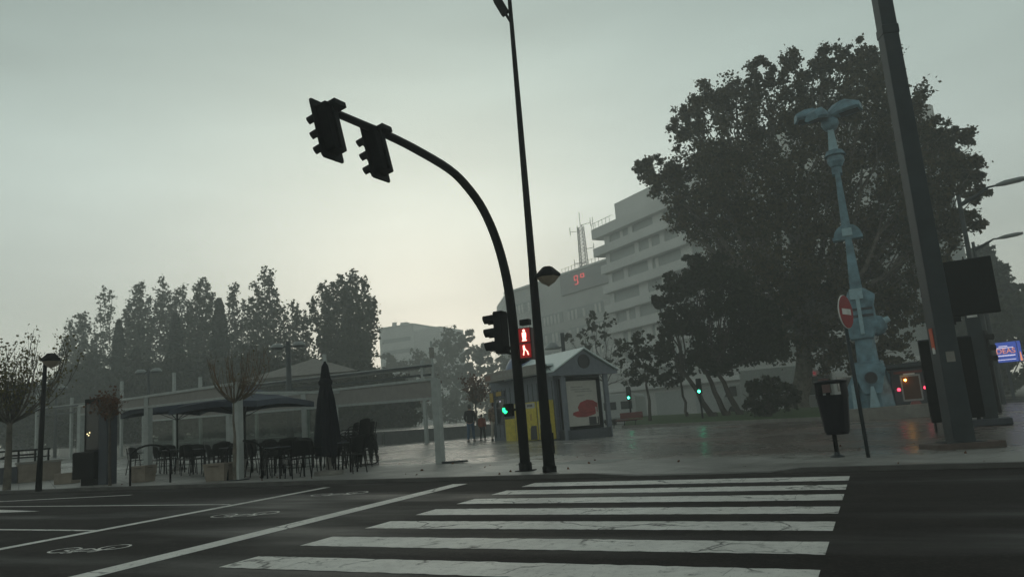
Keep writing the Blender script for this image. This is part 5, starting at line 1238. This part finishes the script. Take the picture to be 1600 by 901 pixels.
def cloud(c, r, ncl, per, spread=.30, rz=None, flat=1.0):
    # leaves gathered in uneven clumps spread through a lobe
    out_ = []
    rz = rz or r
    for _ in range(ncl):
        d = npr.normal(size=3); d /= np.linalg.norm(d); q = d * (npr.uniform(.15, 1.0) ** .5) * np.array([r, r, rz])
        rr = r * spread * npr.uniform(.5, 1.2); k = int(per * npr.uniform(.4, 1.4))
        e = npr.normal(size=(k, 3)) * rr * np.array([.6, .6, .5]); out_.append(np.array(c) + q + e)
    return np.concatenate(out_)
def limb(mb, p, q, r0, r1, sag=.12, seg=5, n=7, wob=.06):
    p, q = Vector(p), Vector(q); L0 = (q - p).length; pts_ = []
    for i in range(seg + 1):
        u = i / seg; v = p.lerp(q, u); v.z += L0 * sag * math.sin(math.pi * u) * -1 * (1 - u)
        if 0 < i < seg: v += Vector((rnd.uniform(-1, 1), rnd.uniform(-1, 1), rnd.uniform(-1, 1))) * L0 * wob
        pts_.append(v)
    mb.tube(pts_, [r0 + (r1 - r0) * (i / seg) for i in range(seg + 1)], n, False); return pts_
def tree_px(Y, base_px, lobes, name, label, leaf, lsize, dens, trunk_r, bark='bark', fork=.3, dy=.6, gz=None, group=None, extra=1, baseY=None, lean=True, spread=.3, stems=None):
    bp = at(base_px[0], base_px[1], Y); g = gz(bp.x, Y) if gz else pl(bp.x, Y)
    t = thing(name, label, 'tree', (bp.x, Y, g), 0, group); o0 = Vector((bp.x, Y, g)); L3_ = []
    for (px, py, r) in lobes:
        c0 = at(px, py, Y); sc_ = (c0 - Vector((0, 0, H))).length / math.sqrt(F * F + (px - CX) ** 2 + (py - CY) ** 2); R3 = r * sc_
        for e in range(extra):
            off = rnd.uniform(-1, 1) * dy * R3 * (2.0 if e else 1.0)
            c = at(px + (rnd.uniform(-.35, .35) * r if e else 0), py + (rnd.uniform(-.3, .3) * r if e else 0), Y + off) - o0
            L3_.append((c, R3 * (.9 if e else 1)))
    top_ = max(c.z for c, r in L3_); bot = min(c.z - r for c, r in L3_)
    tk = MB(); cx_ = sum(c.x for c, r in L3_) / len(L3_)
    stems_ = stems or [(0, 0)]
    fz = max(.8, bot + (top_ - bot) * fork)
    forks = []
    for sx_, fx in stems_:
        fk = Vector((fx if stems else cx_ * .35, rnd.uniform(-.2, .2) * (fz * .3), fz)); limb(tk, (sx_, 0, -.15), fk, trunk_r * 1.15, trunk_r * .62, -.02, 6, 10, .025); forks.append(fk)
        tk.tube([(sx_, 0, -.15), (sx_, 0, .25)], [trunk_r * 1.6, trunk_r * 1.1], 10, False)
    for c, r in L3_:
        fk = min(forks, key=lambda f_: (f_ - c).length); e = limb(tk, fk - Vector((0, 0, rnd.uniform(0, .15) * fz)), c, trunk_r * .42, trunk_r * .10, .12, 6, 6, .04)
        for _ in range(3):
            d = Vector((rnd.uniform(-1, 1), rnd.uniform(-1, 1), rnd.uniform(-.6, 1))); limb(tk, e[rnd.choice((3, 4, 5))], c + d * r * .85, trunk_r * .12, trunk_r * .03, 0, 3, 4, .08)
    tk.build('trunk', bark, t, True)
    P_ = []
    for c, r in L3_:
        ncl = max(4, int(dens[0] * (r / 1.0) ** 1.0)); P_.append(cloud(tuple(c), r, ncl, dens[1], spread))
    P_ = np.concatenate(P_)
    leaf_mesh('crown', P_, lsize, leaf, t); return t

plane_lobes = [(1012, 262, 22), (1045, 285, 38), (1075, 190, 30), (1105, 165, 34), (1150, 160, 42), (1085, 240, 46), (1190, 118, 26), (1240, 120, 38), (1290, 95, 30), (1335, 90, 27), (1375, 105, 34), (1140, 240, 52), (1200, 190, 60),
    (1270, 170, 60), (1340, 160, 60), (1400, 190, 58), (1445, 215, 42), (1490, 225, 30), (1512, 262, 30), (1470, 270, 50), (1520, 300, 24), (1425, 290, 60), (1350, 270, 75), (1265, 270, 75), (1180, 300, 66), (1110, 320, 48), (1075, 345, 30),
    (1150, 385, 55), (1230, 380, 70), (1320, 380, 75), (1400, 380, 62), (1460, 350, 45), (1505, 345, 28), (1450, 425, 35), (1200, 460, 55), (1270, 480, 62), (1350, 470, 62), (1410, 470, 40), (1225, 530, 34), (1290, 545, 38), (1350, 555, 34), (1395, 545, 30), (1185, 540, 30)]
tree_px(56, (1247, 632), plane_lobes, 'plane_tree', 'huge spreading plane tree with pale trunk filling the sky behind the sculptural lamp', 'leafplane', .20, (20, 80), .62, 'barkpale', .18, .9, lambda x, y: lawn_h(x, y) - .1, None, 1, spread=.24)
tree_px(48, (1140, 645), [(1045, 458, 22), (1068, 448, 26), (1095, 425, 26), (1120, 445, 36), (1150, 470, 42), (1060, 500, 26), (1085, 500, 34), (1110, 540, 36), (1150, 540, 42), (1190, 500, 42), (1205, 545, 34), (1130, 572, 22), (1095, 562, 20), (1030, 470, 12), (1048, 435, 10), (1082, 408, 12), (1125, 405, 13), (1040, 520, 12), (1150, 425, 14)],
        'dark_tree', 'dense nearly black tree with three leaning trunks on the lawn left of the plane tree', 'leafdark', .19, (15, 55), .17, 'bark', .12, .7, lawn_h, None, 2, stems=[(-.95, -2.6), (-.15, -1.2), (.6, -.5)], spread=.28)
tree_px(47, (1015, 661), [(985, 560, 22), (1003, 540, 20), (1020, 560, 24), (1040, 545, 18), (1000, 585, 20), (1028, 585, 18)], 'young_tree', 'slim dark tree right of the kiosk at the tip of the lawn', 'leafdark', .2, (14, 34), .10, 'bark', .25, .7, None, 'slim trees on the lawn tip')
tree_px(50, (1074, 653), [(1050, 560, 22), (1030, 540, 14), (1062, 580, 20), (1075, 560, 20), (1045, 590, 16)], 'young_tree', 'slim dark tree with bent trunk between the bench tree and the triple trunks', 'leafdark', .2, (14, 34), .09, 'bark', .3, .7, lawn_h, 'slim trees on the lawn tip')
tree_px(58, (955, 640), [(905, 515, 14), (925, 498, 16), (945, 510, 18), (930, 530, 20), (955, 540, 18), (965, 565, 16), (890, 530, 9), (975, 590, 14), (940, 560, 20), (915, 550, 12)], 'young_tree', 'ragged half-bare tree rising straight above the kiosk roof', 'leafdark', .32, (7, 9), .13, 'bark', .1, .6, None, None, spread=.42)
# bush on the lawn
def bush(px, py, Y, label, lobes, leaf, ls, dens, gz=None, nm='bush'):
    bp = at(px, py, Y); g = gz(bp.x, Y) if gz else pl(bp.x, Y); t = thing(nm, label, 'bush', (bp.x, Y, g)); tk = MB(); P_ = []
    for (lx_, ly_, r) in lobes:
        c = at(lx_, ly_, Y) - Vector((bp.x, Y, g)); R3 = r * Y / 1000; limb(tk, (rnd.uniform(-.2, .2), 0, -.05), c, .05, .015, 0, 4, 5, .06); P_.append(cloud(tuple(c), R3, int(dens[0] * max(R3, .3)) + 4, dens[1], .32))
        for _ in range(2): limb(tk, (rnd.uniform(-.2, .2), 0, .2), c + Vector((rnd.uniform(-1, 1), rnd.uniform(-1, 1), rnd.uniform(0, 1.2))) * R3, .03, .01, 0, 3, 4, .06)
    tk.build('stems', 'bark', t); leaf_mesh('foliage', np.concatenate(P_), ls, leaf, t); return t
bush(1198, 645, 44, 'dark leafy bush with bare stems on the lawn in front of the box truck', [(1178, 606, 9), (1194, 596, 11), (1212, 600, 9), (1232, 608, 9), (1190, 626, 17), (1214, 622, 15), (1234, 628, 10), (1172, 626, 11), (1204, 612, 14), (1243, 616, 6)], 'leafdark', .16, (26, 26), lawn_h)

# distant poplars and broad trees at the left: upright shoots with separate sprays of leaves
def shoot_tree(Y, px0, px1, pytop, pybase, nshoot, label, name='poplar_tree', leaf='leafpop', ls=.33, dens=1.0, group='tall trees beyond the terrace', tops=None):
    pxm = (px0 + px1) / 2; bp = at(pxm, pybase, Y); g = pl(bp.x, Y); t = thing(name, label, 'tree', (bp.x, Y, g), 0, group); o0 = Vector((bp.x, Y, g)); tk = MB(); P_ = []
    wp = abs(at(px1, 560, Y).x - at(px0, 560, Y).x)
    for i in range(nshoot):
        u = (i + .5) / nshoot + rnd.uniform(-.3, .3) / nshoot; edge = abs(u - .5) * 2
        ty = tops[i % len(tops)] if tops else pytop + (edge ** 2) * 45 + rnd.uniform(0, 28)
        tp_ = at(px0 + (px1 - px0) * u, ty, Y + rnd.uniform(-.3, .3) * wp) - o0
        z0_ = rnd.uniform(.3, 3.0); b0 = Vector((tp_.x * .25, tp_.y * .25, z0_))
        pts_ = limb(tk, b0, tp_, .14, .02, .06, 7, 5, .012)
        hgt = tp_.z; m = int(hgt * 5.0 * dens)
        for k in range(m):
            v = (k + rnd.random()) / m; j = min(6, int(v * 7)); c = pts_[j].lerp(pts_[j + 1], v * 7 - j); rad = (wp / nshoot * 1.05 + .45) * (1 - v) ** .6 + .16
            sc_ = npr.normal(size=3) * rad * np.array([.5, .5, .45]); kk = int(9 + 20 * (1 - v)); P_.append(np.array(c) + sc_ + npr.normal(size=(kk, 3)) * (.20 + .30 * (1 - v)))
    limb(tk, (0, 0, -.3), (0, 0, 4), .35, .25, 0, 4, 8, .01)
    tk.build('trunk', 'bark', t, True); leaf_mesh('crown', np.concatenate(P_), ls, leaf, t); return t
YP = 74
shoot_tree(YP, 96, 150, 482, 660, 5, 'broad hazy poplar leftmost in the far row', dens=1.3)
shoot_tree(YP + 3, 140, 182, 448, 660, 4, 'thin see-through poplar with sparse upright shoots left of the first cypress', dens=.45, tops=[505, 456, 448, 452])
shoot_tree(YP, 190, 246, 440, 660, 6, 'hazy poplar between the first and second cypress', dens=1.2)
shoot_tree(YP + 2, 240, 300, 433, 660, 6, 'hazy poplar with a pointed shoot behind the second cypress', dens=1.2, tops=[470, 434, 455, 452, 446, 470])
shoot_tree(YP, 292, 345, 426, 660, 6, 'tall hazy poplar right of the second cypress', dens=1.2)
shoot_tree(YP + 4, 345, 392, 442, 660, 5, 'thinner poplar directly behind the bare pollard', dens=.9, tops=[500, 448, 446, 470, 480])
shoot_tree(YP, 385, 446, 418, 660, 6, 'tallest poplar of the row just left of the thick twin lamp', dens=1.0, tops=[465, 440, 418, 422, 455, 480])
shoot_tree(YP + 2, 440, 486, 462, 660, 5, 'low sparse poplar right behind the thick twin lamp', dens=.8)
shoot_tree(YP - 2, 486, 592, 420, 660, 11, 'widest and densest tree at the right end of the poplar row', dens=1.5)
def cypress(px, w_, pyt, Y, label):
    b0 = at(px, 655, Y); g = pl(b0.x, Y); t = thing('cypress_tree', label, 'tree', (b0.x, Y, g), 0, 'dark cypresses before the poplars'); h = at(px, pyt, Y).z - g; r = w_ * Y / 1000 * .62
    MB().tube([(0, 0, -.2), (0, 0, h * .9)], [.18, .04], 8).build('trunk', 'bark', t)
    n = 9000; z = npr.uniform(0, 1, n); rad = r * np.sqrt(np.clip(np.minimum(z * 6 + .3, 1) * (1 - z ** 2.4), 0, 1)) * npr.uniform(.55, 1.03, n) * (1 + .10 * np.sin(z * 40)); a = npr.uniform(0, 2 * np.pi, n)
    leaf_mesh('crown', np.stack([rad * np.cos(a), rad * np.sin(a), z * h + .3], 1), .26, 'leafcyp', t, 1.8)
cypress(184, 24, 505, 64, 'first slim dark cypress from the left in the far row'); cypress(275, 26, 494, 64, 'tall dark cypress in front of the poplars left of the bare pollard'); cypress(212, 26, 548, 66, 'lower dark cypress directly right of the first slim cypress'); cypress(345, 30, 470, 68, 'broad dark cypress behind the bare pollard crown')
def mass(Y, px, pyb, lobes, label, leaf='leafpop', ls=.5, dens=(10, 40), name='park_tree', group='round trees in the haze', tr=.22):
    return tree_px(Y, (px, pyb), lobes, name, label, leaf, ls, dens, tr, 'bark', .2, .8, None, group, 1, spread=.36)
for i, (px, top_, w_) in enumerate(((30, 600, 40), (90, 590, 46), (150, 562, 50), (215, 566, 50), (275, 552, 50), (335, 556, 50), (400, 548, 50), (455, 556, 46), (510, 570, 46), (560, 570, 44), (610, 585, 40))):
    nm_ = ['below the left street lantern crown', 'just left of the leftmost poplar', 'under the leftmost poplar', 'under the first two cypresses', 'under the tall cypress', 'left of the bare pollard', 'right of the bare pollard', 'behind the thick twin lamp', 'behind the closed parasol', 'under the densest tree', 'left of the utility pole'][i]
    mass(60 + (i % 3) * 2, px, 655, [(px - w_ * .5, top_ + 35, 24), (px, top_ + 22, 28), (px + w_ * .5, top_ + 35, 24), (px - 16, top_ + 62, 26), (px + 20, top_ + 62, 26), (px, top_ + 92, 26)], 'low dark park tree ' + nm_, 'leafdark', .36, (15, 55), 'park_tree', 'low park trees behind the terrace', .12)
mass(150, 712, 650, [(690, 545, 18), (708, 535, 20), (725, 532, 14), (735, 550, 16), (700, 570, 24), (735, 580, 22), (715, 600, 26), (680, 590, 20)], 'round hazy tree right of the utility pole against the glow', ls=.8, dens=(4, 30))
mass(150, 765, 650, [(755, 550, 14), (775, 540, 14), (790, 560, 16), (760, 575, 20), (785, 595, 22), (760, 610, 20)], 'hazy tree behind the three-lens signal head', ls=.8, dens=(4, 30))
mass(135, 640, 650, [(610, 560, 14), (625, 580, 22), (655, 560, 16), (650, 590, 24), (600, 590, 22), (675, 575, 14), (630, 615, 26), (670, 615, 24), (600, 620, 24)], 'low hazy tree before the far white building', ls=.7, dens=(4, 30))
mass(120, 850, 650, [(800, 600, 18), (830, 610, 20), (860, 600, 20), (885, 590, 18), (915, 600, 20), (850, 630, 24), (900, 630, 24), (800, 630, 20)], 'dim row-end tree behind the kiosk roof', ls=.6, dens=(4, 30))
mass(125, 700, 655, [(610 + 22 * k, 632 + (k % 3) * 6, 20) for k in range(10)], 'long low hazy shrub line behind the retaining wall and walkers', ls=.6, dens=(5, 34), name='park_shrub', group=None)
mass(50, 10, 690, [(-70 + 20 * k, 654 + (k % 2) * 16, 24) for k in range(10)], 'low dark shrubs at the left edge behind the half-bare tree', 'leafdark', .3, (14, 40), 'park_shrub', None, .1)
mass(56, 200, 680, [(110 + 22 * k, 684 - .061 * (110 + 22 * k) - (k % 2) * 14, 20) for k in range(11)], 'long dark hedge seen through the left glass screens of the pergola', 'leafdark', .28, (14, 36), 'park_hedge', None, .1)
mass(56, 470, 665, [(355 + 22 * k, 684 - .061 * (355 + 22 * k) - (k % 2) * 14, 20) for k in range(11)], 'long dark hedge seen between the bare pollard and the closed parasol', 'leafdark', .28, (14, 36), 'park_hedge', None, .1)
# reddish and bare-ish small trees
def whip_tree(px, pyb, crown, Y, label, leaf, nl, nm='young_tree', tw='twig', tr=.05, ls=.07, fan=1.0, ntw=40, fork_py=None, group=None, up_=False):
    bp = at(px, pyb, Y) if Y else foot(px, pyb); Y = bp.y; g = pl(bp.x, Y); o0 = Vector((bp.x, Y, g)); t = thing(nm, label, 'tree', o0, 0, group)
    x0_, x1_, y0_, y1_ = crown; cc = at((x0_ + x1_) / 2, (y0_ + y1_) / 2, Y) - o0; cw = abs(at(x1_, y0_, Y).x - at(x0_, y0_, Y).x) / 2; ch_ = abs(at(x0_, y0_, Y).z - at(x0_, y1_, Y).z) / 2
    fk = at((x0_ + x1_) / 2 if fork_py is None else fork_py[0], fork_py[1] if fork_py else y1_ + 6, Y) - o0; tk = MB(); limb(tk, (0, 0, -.1), fk, tr * 1.25, tr * .8, 0, 5, 8, .012); twm = MB(); P_ = []
    for i in range(ntw):
        a = rnd.uniform(0, 2 * math.pi); rr = math.sqrt(rnd.random())
        e = Vector((cc.x + rr * cw * math.cos(a), rr * cw * .8 * math.sin(a), cc.z + ch_ * (rnd.uniform(.2, 1.0) * (1 - .35 * rr) if up_ else rnd.uniform(-.8, 1) * (1 - .4 * rr))))
        mid_ = (Vector((fk.x + (e.x - fk.x) * .95, fk.y + (e.y - fk.y) * .95, fk.z + (e.z - fk.z) * .32)) if up_ else fk.lerp(e, .38) + Vector((math.cos(a) * rr * cw * .12, 0, 0)))
        n_s = 6; pts_ = []
        for k in range(n_s + 1): u = k / n_s; v = fk * (1 - u) ** 2 + mid_ * 2 * u * (1 - u) + e * u * u; pts_.append(v + Vector((rnd.uniform(-1, 1), rnd.uniform(-1, 1), 0)) * cw * .02)
        big = i < 8
        (tk if big else twm).tube(pts_, [(tr * .5 if big else tr * .22) * (1 - .85 * k / n_s) for k in range(n_s + 1)], 5, False)
        for k in range(3):
            s_ = pts_[rnd.choice((2, 3, 4, 5))]; d = Vector((rnd.uniform(-.3, .3), rnd.uniform(-.3, .3), rnd.uniform(.4, 1))) * cw * .4; twm.tube([s_, s_ + d * .5, s_ + d], [tr * .13, tr * .1, tr * .05], 4, False); pts_.append(s_ + d)
        for _ in range(int(nl / ntw)):
            v = rnd.choice(pts_[2:]); P_.append((v.x + rnd.gauss(0, .07 * fan), v.y + rnd.gauss(0, .07 * fan), v.z + rnd.gauss(0, .07 * fan)))
    tk.build('trunk', 'barkpale' if up_ else 'bark', t, True); twm.build('branches', tw, t)
    if P_: leaf_mesh('crown', P_, ls, leaf, t)
    return t
whip_tree(369, 750, (328, 418, 528, 628), None, 'leafless pollard with upright orange-brown twigs in front of the terrace', 'leafyel', 60, 'pollard_tree', 'twig', .06, .05, 1, 36, (367, 630), None, True)
whip_tree(172, 758, (150, 190, 606, 648), None, 'thin russet-leaved sapling in front of the menu case', 'leafred', 520, 'young_tree', 'twig', .035, .07, .9, 30, (171, 655))
whip_tree(10, 765, (-45, 96, 522, 645), None, 'spindly half-bare tree with yellow leaves at the left edge', 'leafyel', 3000, 'young_tree', 'bark', .085, .06, 1.3, 52, (15, 662), None, True)
whip_tree(664, 690, (642, 690, 588, 622), 38, 'small russet tree just left of the pergola end post', 'leafred', 500, 'young_tree', 'bark', .05, .13, 1.6, 26, (664, 628))
whip_tree(745, 655, (722, 770, 570, 628), 46, 'small round-topped tree above the walking man', 'leafred', 900, 'young_tree', 'bark', .07, .15, 1.6, 34, (743, 632))
# right background trees and the cedar
mass(95, 1540, 620, [(1490, 450, 30), (1520, 470, 34), (1560, 500, 36), (1600, 480, 34), (1540, 540, 38), (1590, 560, 38), (1500, 530, 34), (1640, 520, 40), (1630, 590, 36), (1560, 600, 30)], 'big hazy tree mass behind the display board at the right edge', 'leafpop', .6, (5, 45), 'park_tree', None)
p = at(1575, 620, 105); g = pl(p.x, 105); hh_ = at(1568, 378, 105).z - g; t = thing('cedar_tree', 'hazy layered conifer top showing above the display board', 'tree', (p.x, 105, g)); MB().tube([(0, 0, 0), (0, 0, hh_)], [.5, .06], 8).build('trunk', 'bark', t)
P_ = []
for k in range(20):
    z_ = hh_ * (.42 + .58 * k / 20); rr = (1 - k / 20) * 6.5 + .5
    for _ in range(7):
        a = rnd.uniform(0, 6.28); L0 = rr * rnd.uniform(.6, 1.1)
        for s in range(14): u = (s + rnd.random()) / 14; P_.append(np.array([math.cos(a) * L0 * u, math.sin(a) * L0 * u, z_ - .10 * L0 * u + rnd.gauss(0, .12)]) + npr.normal(size=(7, 3)) * np.array([.35, .35, .12]))
leaf_mesh('crown', np.concatenate(P_), .5, 'leafcyp', t, 1.6)

# fallen leaves on the pavement
P_ = []
for _ in range(70):
    x, y = rnd.uniform(-22, 4), 13.9 + abs(rnd.gauss(0, 4)); y = max(y, kerb_y(x) + .3); P_.append((x, y, pl(x, y) + .012))
n_ = len(P_); lm = leaf_mesh('fallen_leaves', P_, .06, 'leafred', None); lm['kind'] = 'stuff'

# ------------------------------------------------------------------ haze
q = MB(); q.box(-230, 130, -45, 235, -9, 47); hzo = q.build('haze', M['black']); hzo['kind'] = 'stuff'
hm = bpy.data.materials.new('haze_air'); hm.use_nodes = True; tt_ = hm.node_tree
for n in list(tt_.nodes): tt_.nodes.remove(n)
o_ = tt_.nodes.new('ShaderNodeOutputMaterial'); pv = tt_.nodes.new('ShaderNodeVolumePrincipled'); pv.inputs['Color'].default_value = (.96, .99, .975, 1); pv.inputs['Density'].default_value = 0.0036; pv.inputs['Anisotropy'].default_value = 0.4
tt_.links.new(pv.outputs[0], o_.inputs['Volume']); hzo.data.materials.clear(); hzo.data.materials.append(hm)
